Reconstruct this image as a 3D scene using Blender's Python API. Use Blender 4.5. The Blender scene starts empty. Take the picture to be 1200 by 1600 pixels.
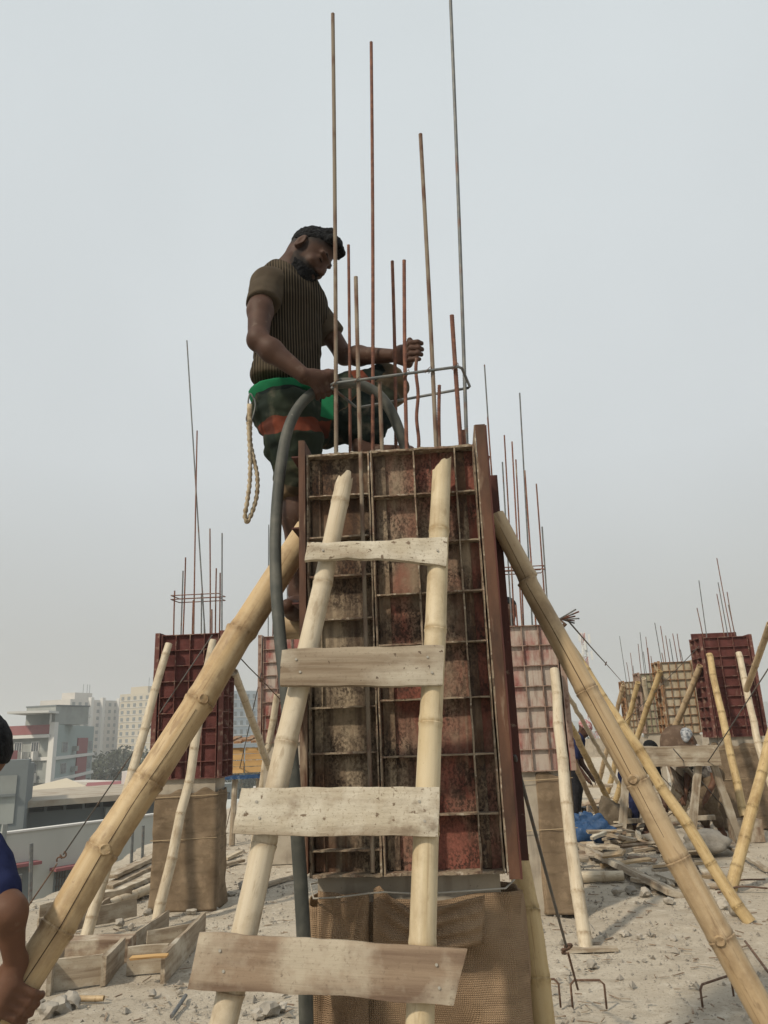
import bpy, math, random
import numpy as np
from mathutils import Matrix, Vector, Quaternion

sc = bpy.context.scene
col = sc.collection
R = math.radians
rng = random.Random(7)

# ------------------------------------------------------------------ camera
FPX, PITCH, ROLL, CAMH = 1180.0, R(16.1), R(2.17), 1.42     # focal length in pixels of a 1200x1600 frame
fwd = np.array([0, math.cos(PITCH), math.sin(PITCH)])
_r0 = np.array([1.0, 0, 0]); _u0 = np.array([0, -math.sin(PITCH), math.cos(PITCH)])
rgt = math.cos(ROLL) * _r0 - math.sin(ROLL) * _u0
upv = math.cos(ROLL) * _u0 + math.sin(ROLL) * _r0
CAM = np.array([0, 0, CAMH])
cd = bpy.data.cameras.new('camera'); cam = bpy.data.objects.new('camera', cd); col.objects.link(cam)
cd.sensor_fit = 'VERTICAL'; cd.sensor_height = 36.0; cd.lens = 36.0 * FPX / 1600.0
cd.clip_start = 0.05; cd.clip_end = 8000
m = Matrix.Identity(4)
for i in range(3):
    m[i][0], m[i][1], m[i][2], m[i][3] = rgt[i], upv[i], -fwd[i], CAM[i]
cam.matrix_world = m
sc.camera = cam

# ------------------------------------------------------------------ sky and sun
SUN_EL, SUN_DIR = R(43), np.array([-0.70, -0.71])            # the sun stands behind the camera on the left
w = bpy.data.worlds.new('World'); sc.world = w; w.use_nodes = True
nt = w.node_tree; nt.nodes.clear()
sky = nt.nodes.new('ShaderNodeTexSky'); sky.sky_type = 'NISHITA'; sky.sun_disc = False
sky.sun_elevation = SUN_EL; sky.sun_rotation = math.atan2(SUN_DIR[0], SUN_DIR[1])
sky.dust_density = 6.0; sky.air_density = 1.5; sky.ozone_density = 1.5
tc = nt.nodes.new('ShaderNodeTexCoord'); sep = nt.nodes.new('ShaderNodeSeparateXYZ')
nt.links.new(tc.outputs['Generated'], sep.inputs[0])
rmp = nt.nodes.new('ShaderNodeValToRGB'); nt.links.new(sep.outputs['Z'], rmp.inputs[0])
e = rmp.color_ramp.elements
e[0].position = 0.0; e[0].color = (0.50, 0.50, 0.485, 1)
e[1].position = 0.85; e[1].color = (0.77, 0.83, 0.845, 1)
q = e.new(0.12); q.color = (0.57, 0.58, 0.57, 1)
q = e.new(0.33); q.color = (0.70, 0.735, 0.745, 1)
nz = nt.nodes.new('ShaderNodeTexNoise'); nz.inputs['Scale'].default_value = 1.6; nz.inputs['Detail'].default_value = 3
nt.links.new(tc.outputs['Generated'], nz.inputs['Vector'])
mr = nt.nodes.new('ShaderNodeMapRange'); mr.inputs[1].default_value = 0.3; mr.inputs[2].default_value = 0.7
mr.inputs[3].default_value = 9.1; mr.inputs[4].default_value = 10.3
nt.links.new(nz.outputs[0], mr.inputs[0])
vs = nt.nodes.new('ShaderNodeVectorMath'); vs.operation = 'SCALE'
nt.links.new(rmp.outputs[0], vs.inputs[0]); nt.links.new(mr.outputs[0], vs.inputs['Scale'])
mx = nt.nodes.new('ShaderNodeMix'); mx.data_type = 'RGBA'; mx.inputs[0].default_value = 0.88
nt.links.new(sky.outputs[0], mx.inputs[6]); nt.links.new(vs.outputs[0], mx.inputs[7])
bg = nt.nodes.new('ShaderNodeBackground'); bg.inputs[1].default_value = 0.1
nt.links.new(mx.outputs[2], bg.inputs[0])
wo = nt.nodes.new('ShaderNodeOutputWorld'); nt.links.new(bg.outputs[0], wo.inputs[0])

sd = bpy.data.lights.new('sun', 'SUN'); so = bpy.data.objects.new('sun', sd); col.objects.link(so)
sd.energy = 3.2; sd.angle = R(3.0); sd.color = (1.0, 0.88, 0.70)
_sv = Vector((SUN_DIR[0] * math.cos(SUN_EL), SUN_DIR[1] * math.cos(SUN_EL), math.sin(SUN_EL)))
so.rotation_euler = _sv.to_track_quat('Z', 'Y').to_euler(); so.location = (-4, -4, 8)

sc.view_settings.view_transform = 'Standard'; sc.view_settings.look = 'None'
sc.view_settings.gamma = 1.0; sc.view_settings.exposure = 0.0; sc.view_settings.use_curve_mapping = False
sc.cycles.use_denoising = True
sc.cycles.max_bounces = 6; sc.cycles.volume_bounces = 1

# ------------------------------------------------------------------ helpers
def ray(x, y): return fwd + (x - 600) / FPX * rgt + (800 - y) / FPX * upv
def W(x, y, Y):                                   # the point seen at (x, y) that lies Y metres in front
    d = ray(x, y); return CAM + d * (Y / d[1])
def G(x, y, z=0.0):                               # the point seen at (x, y) that lies at height z
    d = ray(x, y); return CAM + d * ((z - CAMH) / d[2])
def PX(p):
    v = np.array(p) - CAM; d = v @ fwd
    return 600 + FPX * (v @ rgt) / d, 800 - FPX * (v @ upv) / d
def unit(v): v = np.asarray(v, float); return v / (np.linalg.norm(v) + 1e-12)

def hash3(i, j, k, s=0):
    n = (i * 374761393 + j * 668265263 + k * 2147483647 + s * 974634533).astype(np.int64) & 0xffffffff
    n = ((n ^ (n >> 13)) * 1274126177) & 0xffffffff
    n = ((n ^ (n >> 16)) * 2246822519) & 0xffffffff
    return ((n ^ (n >> 15)) & 0xffff) / 32767.5 - 1.0
def vnoise(P, s=0):
    P = np.asarray(P, float); I = np.floor(P).astype(np.int64); f = P - I; f = f * f * (3 - 2 * f)
    out = 0
    for a in (0, 1):
        for b in (0, 1):
            for c in (0, 1):
                wgt = (f[..., 0] if a else 1 - f[..., 0]) * (f[..., 1] if b else 1 - f[..., 1]) * (f[..., 2] if c else 1 - f[..., 2])
                out = out + wgt * hash3(I[..., 0] + a, I[..., 1] + b, I[..., 2] + c, s)
    return out
def fbm(P, o=4, s=0):
    P = np.asarray(P, float); t = 0; a = 1.0
    for i in range(o):
        t = t + a * vnoise(P * (2 ** i), s + i * 17); a *= 0.5
    return t

def tag(o, label=None, cat=None, group=None, kind=None):
    if label: o['label'] = label
    if cat: o['category'] = cat
    if group: o['group'] = group
    if kind: o['kind'] = kind
    return o
def empty(name, loc=(0, 0, 0), M=None, parent=None):
    o = bpy.data.objects.new(name, None); col.objects.link(o); o.empty_display_size = 0.1
    if M is not None: o.matrix_world = M
    else: o.location = [float(x) for x in loc]
    if parent is not None: o.parent = parent
    return o
def frame(p0, p1, roll=0.0):                       # a matrix at p0 whose z axis runs to p1
    p0 = Vector([float(x) for x in p0]); d = Vector([float(x) for x in p1]) - p0
    q = d.to_track_quat('Z', 'Y')
    return Matrix.Translation(p0) @ q.to_matrix().to_4x4() @ Matrix.Rotation(roll, 4, 'Z')
def rotz(loc, a): return Matrix.Translation(Vector([float(x) for x in loc])) @ Matrix.Rotation(a, 4, 'Z')

class MB:
    def __init__(s): s.v = []; s.f = []; s.a = {}
    def add(s, v, f, attr=None):
        b = len(s.v); s.v += [tuple(map(float, p)) for p in v]; s.f += [tuple(i + b for i in q) for q in f]
        if attr is not None: s.a.setdefault('node', {}).update({b + i: x for i, x in enumerate(attr)})
        return s
    def box(s, lo, hi):
        (x0, y0, z0), (x1, y1, z1) = lo, hi
        return s.add([(x0, y0, z0), (x1, y0, z0), (x1, y1, z0), (x0, y1, z0), (x0, y0, z1), (x1, y0, z1), (x1, y1, z1), (x0, y1, z1)],
                     [(0, 3, 2, 1), (4, 5, 6, 7), (0, 1, 5, 4), (1, 2, 6, 5), (2, 3, 7, 6), (3, 0, 4, 7)])
    def bar(s, p0, p1, wx, wy, roll=0.0):
        M = frame(p0, p1, roll); L = (Vector([float(x) for x in p1]) - Vector([float(x) for x in p0])).length
        b = MB().box((-wx / 2, -wy / 2, 0), (wx / 2, wy / 2, L))
        return s.add([M @ Vector(p) for p in b.v], b.f)
    def tube(s, pts, rad, n=8, caps=True, ring=None):
        pts = np.asarray(pts, float); K = len(pts); rad = np.broadcast_to(np.asarray(rad, float), (K,))
        T = np.gradient(pts, axis=0); T /= np.linalg.norm(T, axis=1)[:, None] + 1e-12
        ref = np.array([0, 0, 1.0]) if abs(T[0][2]) < 0.9 else np.array([1.0, 0, 0])
        N = unit(np.cross(T[0], ref)); vs = []
        for i in range(K):
            N = unit(N - T[i] * (N @ T[i])); B = np.cross(T[i], N)
            for j in range(n):
                a = 2 * math.pi * j / n; r = rad[i] * (ring[i][j] if ring is not None else 1.0)
                vs.append(pts[i] + r * (math.cos(a) * N + math.sin(a) * B))
        fs = [(i * n + j, i * n + (j + 1) % n, (i + 1) * n + (j + 1) % n, (i + 1) * n + j) for i in range(K - 1) for j in range(n)]
        if caps:
            fs.append(tuple(range(n - 1, -1, -1))); fs.append(tuple((K - 1) * n + j for j in range(n)))
        return s.add(vs, fs)
    def prism(s, poly, off):                       # a flat outline given thickness
        n = len(poly); off = np.asarray(off, float); P = [np.asarray(p, float) for p in poly]
        fs = [tuple(range(n)), tuple(range(2 * n - 1, n - 1, -1))] + [(i, n + i, n + (i + 1) % n, (i + 1) % n) for i in range(n)]
        return s.add(P + [p + off for p in P], fs)
    def mesh(s, name, mat, smooth=False, shift=None):
        me = bpy.data.meshes.new(name); V = np.array(s.v, float)
        if shift is not None: V = V - np.asarray(shift, float)
        me.from_pydata(V.tolist(), [], s.f); me.validate()
        if 'node' in s.a:
            at = me.attributes.new('node', 'FLOAT', 'POINT')
            arr = np.zeros(len(me.vertices), np.float32)
            for k, x in s.a['node'].items():
                if k < len(arr): arr[k] = x
            at.data.foreach_set('value', arr)
        if mat is not None: me.materials.append(mat)
        if smooth is True: me.polygons.foreach_set('use_smooth', [True] * len(me.polygons))
        elif smooth: me.polygons.foreach_set('use_smooth', [True] * len(me.polygons)); me.set_sharp_from_angle(angle=R(smooth))
        me.update(); return me
    def build(s, name, mat, parent=None, smooth=False, M=None, local=False, base=None):
        """M: verts are local to M. parent: world verts (parent not turned) unless local=True."""
        shift = None
        if M is None and not local:
            if parent is not None: shift = np.array(wloc(parent))
            else:
                V = np.array(s.v); shift = np.array(base, float) if base is not None else np.array([*(V.max(0) + V.min(0))[:2] / 2, V[:, 2].min()])
        me = s.mesh(name, mat, smooth, shift)
        o = bpy.data.objects.new(name, me); col.objects.link(o)
        if parent is not None:
            o.parent = parent
            if M is not None:
                P = parent.matrix_basis if parent.parent is None else parent.parent.matrix_basis @ parent.matrix_basis
                o.matrix_basis = P.inverted() @ M
        elif M is not None: o.matrix_basis = M
        elif shift is not None: o.location = shift.tolist()
        return o
def wloc(o):
    M = o.matrix_basis
    while o.parent is not None: o = o.parent; M = o.matrix_basis @ M
    return M.translation
def again(o, parent, loc=None, M=None, name=None):       # another piece that shares the mesh
    c = o.copy(); col.objects.link(c); c.parent = parent
    if loc is not None: c.location = loc
    if M is not None: c.matrix_basis = M
    return c

# ------------------------------------------------------------------ materials
class NT:
    def __init__(s, name):
        s.m = bpy.data.materials.new(name); s.m.use_nodes = True; s.t = s.m.node_tree; s.t.nodes.clear()
        s.out = s.n('OutputMaterial'); s.b = s.n('BsdfPrincipled'); s.l(s.b.outputs[0], s.out.inputs[0])
    def n(s, t, **k):
        x = s.t.nodes.new('ShaderNode' + t)
        for a, b in k.items(): setattr(x, a, b)
        return x
    def l(s, a, b): s.t.links.new(a, b)
    def coord(s, kind):
        if kind == 'pos': return s.n('NewGeometry').outputs['Position']
        return s.n('TexCoord').outputs['Object']
    def scaled(s, v, k):
        if k is None: return v
        x = s.n('VectorMath', operation='MULTIPLY'); s.l(v, x.inputs[0]); x.inputs[1].default_value = k; return x.outputs[0]
    def noise(s, v, scale, detail=4, rough=0.55, dist=0.0):
        x = s.n('TexNoise'); s.l(v, x.inputs['Vector']); x.inputs['Scale'].default_value = scale
        x.inputs['Detail'].default_value = detail; x.inputs['Roughness'].default_value = rough; x.inputs['Distortion'].default_value = dist
        return x.outputs[0]
    def ramp(s, f, lo, hi, a=0.0, b=1.0):
        x = s.n('MapRange'); s.l(f, x.inputs[0])
        for i, val in enumerate((lo, hi, a, b)): x.inputs[i + 1].default_value = val
        return x.outputs[0]
    def mix(s, f, a, b, mode='MIX'):
        x = s.n('Mix', data_type='RGBA', blend_type=mode)
        if isinstance(f, (int, float)): x.inputs[0].default_value = f
        else: s.l(f, x.inputs[0])
        for i, c in ((6, a), (7, b)):
            if isinstance(c, tuple): x.inputs[i].default_value = (*c[:3], 1)
            else: s.l(c, x.inputs[i])
        return x.outputs[2]
    def math(s, op, a, b=0.0):
        x = s.n('Math', operation=op)
        for i, c in ((0, a), (1, b)):
            if isinstance(c, (int, float)): x.inputs[i].default_value = c
            else: s.l(c, x.inputs[i])
        return x.outputs[0]
    def bump(s, h, strength, dist=0.01, prev=None):
        x = s.n('Bump'); s.l(h, x.inputs['Height']); x.inputs['Strength'].default_value = strength; x.inputs['Distance'].default_value = dist
        if prev is not None: s.l(prev, x.inputs['Normal'])
        return x.outputs[0]
    def done(s, c, rough=0.8, normal=None, metal=0.0, spec=0.3):
        if isinstance(c, tuple): s.b.inputs['Base Color'].default_value = (*c[:3], 1)
        else: s.l(c, s.b.inputs['Base Color'])
        if isinstance(rough, (int, float)): s.b.inputs['Roughness'].default_value = rough
        else: s.l(rough, s.b.inputs['Roughness'])
        s.b.inputs['Metallic'].default_value = metal; s.b.inputs['Specular IOR Level'].default_value = spec
        if normal is not None: s.l(normal, s.b.inputs['Normal'])
        return s.m
def layered(name, base, layers=(), rough=0.85, bumps=(), coord='obj', rnd=0.0, metal=0.0, spec=0.25, offs=True):
    """base colour, then (colour, scale, lo, hi, detail, stretch, amount) laid over it by noise."""
    t = NT(name); v = t.coord(coord)
    if offs and coord == 'obj':
        oi = t.n('ObjectInfo'); x = t.n('VectorMath', operation='MULTIPLY_ADD')
        cb = t.n('CombineXYZ'); t.l(oi.outputs['Random'], cb.inputs[0]); t.l(oi.outputs['Random'], cb.inputs[1]); t.l(oi.outputs['Random'], cb.inputs[2])
        t.l(cb.outputs[0], x.inputs[0]); x.inputs[1].default_value = (37.0, 17.0, 23.0); t.l(v, x.inputs[2]); v = x.outputs[0]
    c = base
    for ly in layers:
        ly = tuple(ly) + (4, None, 1.0)[len(ly) - 4:]
        f = t.noise(t.scaled(v, ly[5]), ly[1], ly[4])
        c = t.mix(t.ramp(f, ly[2], ly[3], 0.0, ly[6]), c, ly[0])
    if rnd:
        oi = t.n('ObjectInfo'); hs = t.n('HueSaturation')
        t.l(t.ramp(oi.outputs['Random'], 0, 1, 1 - rnd, 1 + rnd), hs.inputs['Value']); t.l(c, hs.inputs['Color']) if not isinstance(c, tuple) else None
        if isinstance(c, tuple): hs.inputs['Color'].default_value = (*c, 1)
        c = hs.outputs[0]
    nrm = None
    for (sca, st, ds, stretch) in bumps:
        nrm = t.bump(t.noise(t.scaled(v, stretch), sca, 5), st, ds, nrm)
    return t.done(c, rough, nrm, metal, spec)
def bamboo_mat(name, base, pale, dark, nodecol, streak=1.0):
    t = NT(name); v = t.coord('obj'); oi = t.n('ObjectInfo')
    x = t.n('VectorMath', operation='ADD'); t.l(v, x.inputs[0]); cb = t.n('CombineXYZ')
    t.l(t.math('MULTIPLY', oi.outputs['Random'], 31.0), cb.inputs[2]); t.l(cb.outputs[0], x.inputs[1]); v = x.outputs[0]
    long = t.scaled(v, (1, 1, 0.04)); mid = t.scaled(v, (1, 1, 0.35))
    c = t.mix(t.ramp(t.noise(long, 55, 4), 0.35, 0.68), base, pale)
    c = t.mix(t.ramp(t.noise(mid, 14, 5), 0.50, 0.72, 0, 0.8), c, pale)
    c = t.mix(t.ramp(t.noise(mid, 9, 6, 0.65), 0.54, 0.74, 0, 0.75 * streak), c, dark)
    c = t.mix(t.ramp(t.noise(t.scaled(v, (1, 1, 0.02)), 120, 2), 0.66, 0.72, 0, 0.5 * streak), c, dark)
    c = t.mix(t.ramp(t.noise(v, 150, 3), 0.68, 0.76, 0, 0.6), c, dark)
    at = t.n('Attribute', attribute_name='node')
    c = t.mix(t.ramp(t.noise(v, 6, 6, 0.7), 0.50, 0.66, 0, 0.55 * streak), c, dark)
    c = t.mix(t.ramp(t.noise(t.scaled(v, (1, 1, 0.25)), 45, 4), 0.60, 0.68, 0, 0.55 * streak), c, dark)
    c = t.mix(t.math('MULTIPLY', at.outputs['Fac'], t.ramp(t.noise(v, 60, 4), 0.35, 0.65, 0.05, 0.85)), c, nodecol)
    nb = t.bump(t.noise(long, 160, 3), 0.25, 0.002); nb = t.bump(t.noise(v, 45, 5), 0.2, 0.003, nb)
    return t.done(c, t.ramp(t.noise(mid, 20, 3), 0.3, 0.7, 0.5, 0.75), nb, spec=0.35)

M_bam_yel = bamboo_mat('bamboo_yellow', (0.42, 0.295, 0.155), (0.50, 0.385, 0.235), (0.19, 0.115, 0.06), (0.14, 0.08, 0.035))
M_bam_pale = bamboo_mat('bamboo_pale', (0.46, 0.385, 0.275), (0.55, 0.485, 0.375), (0.26, 0.195, 0.125), (0.24, 0.165, 0.095), 0.95)
M_bam_tan = bamboo_mat('bamboo_tan', (0.37, 0.265, 0.15), (0.44, 0.34, 0.22), (0.17, 0.11, 0.06), (0.12, 0.075, 0.04))
M_bam_lemon = bamboo_mat('bamboo_lemon', (0.42, 0.30, 0.14), (0.49, 0.375, 0.205), (0.22, 0.135, 0.055), (0.12, 0.08, 0.03), 0.95)
M_bam_ladder = bamboo_mat('bamboo_ladder', (0.48, 0.39, 0.245), (0.55, 0.47, 0.33), (0.30, 0.22, 0.13), (0.28, 0.19, 0.09), 0.95)
M_dark = layered('hollow_dark', (0.075, 0.048, 0.028))
GR = (1, 1, 0.06)
M_wood = layered('weathered_board', (0.33, 0.275, 0.205), [((0.19, 0.14, 0.095), 34, 0.42, 0.64, 6, GR, 0.9), ((0.47, 0.425, 0.345), 9, 0.47, 0.66, 8, (1, 1, 0.6), 0.85), ((0.16, 0.12, 0.085), 150, 0.58, 0.72, 5, None, 0.45),
    ((0.15, 0.10, 0.065), 90, 0.66, 0.76, 3, (1, 1, 0.06), 0.7), ((0.10, 0.07, 0.05), 70, 0.70, 0.74, 2, None, 0.9)], rnd=0.10, bumps=[(120, 0.5, 0.003, GR), (25, 0.3, 0.004, None)])
M_wood_pale = layered('cement_crusted_board', (0.43, 0.38, 0.295), [((0.27, 0.21, 0.15), 26, 0.44, 0.68, 6, (1, 1, 0.1), 0.85), ((0.55, 0.51, 0.425), 10, 0.46, 0.64, 8, None, 0.85), ((0.22, 0.17, 0.12), 170, 0.57, 0.68, 3, None, 0.6),
    ((0.13, 0.09, 0.06), 60, 0.65, 0.70, 3, (1, 1, 0.7), 0.9), ((0.20, 0.15, 0.105), 13, 0.60, 0.70, 7, None, 0.7)], rnd=0.05, bumps=[(90, 0.6, 0.004, (1, 1, 0.2)), (30, 0.5, 0.006, None)])
M_wood_brown = layered('brown_board', (0.25, 0.185, 0.13), [((0.13, 0.085, 0.06), 30, 0.42, 0.64, 6, GR, 0.9), ((0.42, 0.37, 0.29), 8, 0.46, 0.64, 8, None, 0.85), ((0.12, 0.085, 0.06), 140, 0.58, 0.72, 5, None, 0.45),
    ((0.08, 0.055, 0.04), 75, 0.73, 0.77, 3, (1, 1, 0.6), 0.7)], rnd=0.12, bumps=[(110, 0.5, 0.003, GR), (22, 0.4, 0.005, None)])
M_wood_yel = layered('fresh_board', (0.50, 0.32, 0.14), [((0.36, 0.21, 0.09), 18, 0.42, 0.66, 4, GR, 0.8)], rnd=0.15)
M_rust = layered('rusty_bar', (0.13, 0.06, 0.045), [((0.22, 0.10, 0.065), 60, 0.45, 0.65, 4), ((0.30, 0.26, 0.20), 25, 0.56, 0.72, 4, (1, 1, 0.3), 0.8)], rough=0.8, rnd=0.15)
M_rust2 = layered('cement_dusted_bar', (0.23, 0.19, 0.145), [((0.13, 0.07, 0.05), 30, 0.46, 0.66, 4, (1, 1, 0.4))], rough=0.85, rnd=0.1)
M_greybar = layered('grey_bar', (0.13, 0.14, 0.145), [((0.19, 0.19, 0.18), 25, 0.45, 0.65, 4), ((0.15, 0.09, 0.07), 12, 0.58, 0.7, 4)], rough=0.55, metal=0.3)
M_wire = layered('steel_wire', (0.09, 0.085, 0.08), [((0.16, 0.11, 0.08), 12, 0.5, 0.7)], rough=0.6)
M_hook = layered('rusty_hook', (0.11, 0.065, 0.045), [((0.2, 0.14, 0.10), 40, 0.5, 0.7)], rough=0.8)
M_hose = layered('rubber_hose', (0.062, 0.066, 0.060), [((0.115, 0.115, 0.10), 14, 0.45, 0.72, 5), ((0.35, 0.33, 0.28), 17, 0.68, 0.76, 4)], rough=0.6, coord='pos', bumps=[(60, 0.2, 0.003, None)])
def form_mat(name, paint, crust, rust, cr_lo, cr_hi, streak=(0.62, 0.74), sp=(0.60, 0.66)):
    t = NT(name); v = t.coord('pos'); dk = tuple(x * .5 for x in paint)
    c = t.mix(t.ramp(t.noise(v, 9, 5), .42, .7, 0, .8), paint, dk)
    c = t.mix(t.ramp(t.noise(t.scaled(v, (1, 1, .45)), 5, 8, .62), cr_lo, cr_hi, 0, .92), c, crust)
    c = t.mix(t.ramp(t.noise(t.scaled(v, (1, 1, .08)), 28, 4), streak[0], streak[1], 0, .85), c, tuple(min(1, x * 1.15) for x in crust))
    c = t.mix(t.ramp(t.noise(t.scaled(v, (1, 1, .07)), 40, 5), streak[0] - .06, streak[1] - .02, 0, .7), c, tuple(x * 1.6 for x in rust))
    zone = t.ramp(t.noise(v, 7, 5, .6), .38, .60)                       # rust breaks out in zones
    sp1 = t.ramp(t.noise(t.scaled(v, (1, 1, .75)), 150, 6, .65), sp[0], sp[1], 0, .85); sp2 = t.ramp(t.noise(t.scaled(v, (1, 1, .5)), 48, 6, .7), sp[0] + .03, sp[1] + .05, 0, .8)
    c = t.mix(t.math('MULTIPLY', zone, sp1), c, rust); c = t.mix(t.math('MULTIPLY', zone, sp2), c, rust)
    c = t.mix(t.ramp(t.noise(t.scaled(v, (1, 1, .25)), 13, 6), .58, .72, 0, .6), c, rust)
    nb = t.bump(t.noise(v, 110, 5), .5, .005); nb = t.bump(t.noise(v, 16, 6), .4, .008, nb)
    return t.done(c, .88, nb, spec=.2)
M_form_main = form_mat('red_form_sheet', (0.235, 0.088, 0.066), (0.27, 0.215, 0.155), (0.035, 0.024, 0.019), 0.42, 0.58, sp=(0.47, 0.56))
M_form_brown = form_mat('brown_form_sheet', (0.13, 0.075, 0.048), (0.32, 0.26, 0.185), (0.035, 0.024, 0.019), 0.42, 0.60, (0.54, 0.68), sp=(0.46, 0.56))
M_form_maroon = form_mat('maroon_form_sheet', (0.115, 0.040, 0.036), (0.30, 0.22, 0.17), (0.05, 0.025, 0.022), 0.60, 0.85, (0.70, 0.8), (0.72, 0.78))
M_form_pink = form_mat('scuffed_red_form_sheet', (0.30, 0.115, 0.10), (0.42, 0.37, 0.32), (0.12, 0.06, 0.05), 0.40, 0.56, (0.6, 0.72), (0.66, 0.72))
M_form_beige = form_mat('cement_coated_form_sheet', (0.40, 0.34, 0.24), (0.48, 0.44, 0.36), (0.20, 0.10, 0.055), 0.45, 0.7, (0.66, 0.78), (0.66, 0.72))
M_form_green = form_mat('mossy_form_sheet', (0.30, 0.28, 0.19), (0.38, 0.36, 0.29), (0.12, 0.10, 0.06), 0.5, 0.7)
M_rib_crust = layered('cement_crusted_rib', (0.25, 0.20, 0.145), [((0.085, 0.055, 0.04), 45, 0.54, 0.62, 6, None, 0.9), ((0.17, 0.10, 0.07), 30, 0.48, 0.66, 5, None, 0.9), ((0.45, 0.40, 0.32), 60, 0.56, 0.7, 4)], coord='pos', bumps=[(60, 0.7, 0.006, None), (220, 0.4, 0.003, None)])
M_rib_maroon = layered('maroon_rib', (0.125, 0.05, 0.042), [((0.30, 0.22, 0.17), 20, 0.52, 0.72, 5)], coord='pos')
M_rib_grey = layered('grey_rust_rib', (0.28, 0.20, 0.16), [((0.14, 0.07, 0.05), 20, 0.48, 0.66, 5)], coord='pos')
M_rib_rusty = layered('orange_rust_rib', (0.26, 0.145, 0.075), [((0.12, 0.06, 0.04), 20, 0.48, 0.66, 5), ((0.42, 0.36, 0.26), 12, 0.55, 0.7, 4)], coord='pos')
M_flange = layered('red_oxide_flange', (0.12, 0.060, 0.038), [((0.06, 0.034, 0.024), 16, 0.40, 0.66, 5, (1, 1, 0.3)), ((0.30, 0.23, 0.165), 24, 0.56, 0.70, 5, (1, 1, 0.2))], rough=0.7, coord='pos', bumps=[(80, 0.25, 0.003, None)])
M_flange_dk = layered('dark_oxide_flange', (0.085, 0.032, 0.026), [((0.05, 0.022, 0.019), 16, 0.45, 0.68, 5, (1, 1, 0.3)), ((0.22, 0.16, 0.12), 30, 0.66, 0.76, 4)], rough=0.75, coord='pos')
M_conc = layered('raw_concrete', (0.38, 0.335, 0.27), [((0.25, 0.215, 0.17), 5, 0.42, 0.7, 6), ((0.20, 0.17, 0.14), 18, 0.56, 0.74, 5, (1, 1, 0.12), 0.8), ((0.16, 0.14, 0.12), 130, 0.70, 0.75, 2)], coord='pos', bumps=[(70, 0.3, 0.004, None)])
M_rubble = layered('rubble_concrete', (0.34, 0.31, 0.265), [((0.21, 0.19, 0.16), 12, 0.45, 0.7, 5)], rnd=0.2, bumps=[(40, 0.6, 0.01, None)])
M_string = layered('jute_string', (0.36, 0.28, 0.18))
M_white_string = layered('grey_tie_wire', (0.33, 0.31, 0.27), rough=0.6)

def burlap_mat(name, base, dark, wave=420.0):
    t = NT(name); v = t.coord('pos')
    w1 = t.n('TexWave', bands_direction='Z', wave_profile='SIN'); t.l(v, w1.inputs['Vector']); w1.inputs['Scale'].default_value = wave / 6.28; w1.inputs['Distortion'].default_value = 1.6; w1.inputs['Detail'].default_value = 2
    dx = t.n('VectorMath', operation='DOT_PRODUCT'); t.l(v, dx.inputs[0]); dx.inputs[1].default_value = (1.0, 0.9, 0.0); cx_ = t.n('CombineXYZ'); t.l(dx.outputs['Value'], cx_.inputs[0]); sz = t.n('SeparateXYZ'); t.l(v, sz.inputs[0]); t.l(sz.outputs[2], cx_.inputs[2])
    w2 = t.n('TexWave', bands_direction='X', wave_profile='SIN'); t.l(cx_.outputs[0], w2.inputs['Vector']); w2.inputs['Scale'].default_value = wave / 6.28; w2.inputs['Distortion'].default_value = 1.6; w2.inputs['Detail'].default_value = 2
    h = t.math('MULTIPLY', w1.outputs['Fac'], w2.outputs['Fac'])
    c = t.mix(t.ramp(t.noise(v, 5, 6), 0.36, 0.68), base, dark)
    c = t.mix(t.ramp(t.noise(t.scaled(v, (1, 1, 4)), 7, 5), 0.52, 0.75, 0, 0.6), c, tuple(x * 0.62 for x in dark))
    c = t.mix(t.ramp(t.noise(v, 11, 5), 0.56, 0.76, 0, 0.6), c, tuple(min(1, x * 1.5) for x in base))
    c = t.mix(t.ramp(h, 0.0, 0.5, 0.5, 0.0), c, tuple(x * 0.4 for x in dark))
    nb = t.bump(h, 0.8, 0.004); nb = t.bump(t.noise(v, 40, 4), 0.4, 0.008, nb)
    return t.done(c, 0.95, nb, spec=0.05)
M_burlap = burlap_mat('burlap', (0.42, 0.30, 0.195), (0.29, 0.20, 0.13), 420)
M_burlap2 = burlap_mat('dusty_burlap', (0.37, 0.28, 0.19), (0.22, 0.16, 0.105), 420)
M_burlap_grey = burlap_mat('grey_burlap', (0.255, 0.21, 0.155), (0.18, 0.145, 0.105), 900)

def ground_mat():
    t = NT('dusty_slab'); v = t.coord('pos')
    c = t.mix(t.ramp(t.noise(v, 0.7, 6), 0.35, 0.68), (0.51, 0.455, 0.37), (0.42, 0.365, 0.29))
    c = t.mix(t.ramp(t.noise(t.scaled(v, (1, 2.4, 1)), 2.6, 7, 0.65), 0.50, 0.72, 0, 0.8), c, (0.33, 0.28, 0.215))
    c = t.mix(t.ramp(t.noise(v, 9, 6, 0.65), 0.55, 0.72, 0, 0.7), c, (0.64, 0.59, 0.50))
    c = t.mix(t.ramp(t.noise(v, 60, 5), 0.58, 0.68, 0, 0.75), c, (0.20, 0.165, 0.125))
    c = t.mix(t.ramp(t.noise(t.scaled(v, (1, 1.8, 1)), 5.5, 8, .7), 0.56, 0.70, 0, 0.55), c, (0.30, 0.25, 0.19))
    c = t.mix(t.ramp(t.noise(v, 25, 4), 0.66, 0.72, 0, 0.7), c, (0.20, 0.165, 0.125))
    nb = t.bump(t.noise(v, 14, 9, 0.75), 0.7, 0.03); nb = t.bump(t.noise(v, 110, 5, .7), 0.7, 0.010, nb)
    return t.done(c, 0.95, nb, spec=0.1)
M_ground = ground_mat()

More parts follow.
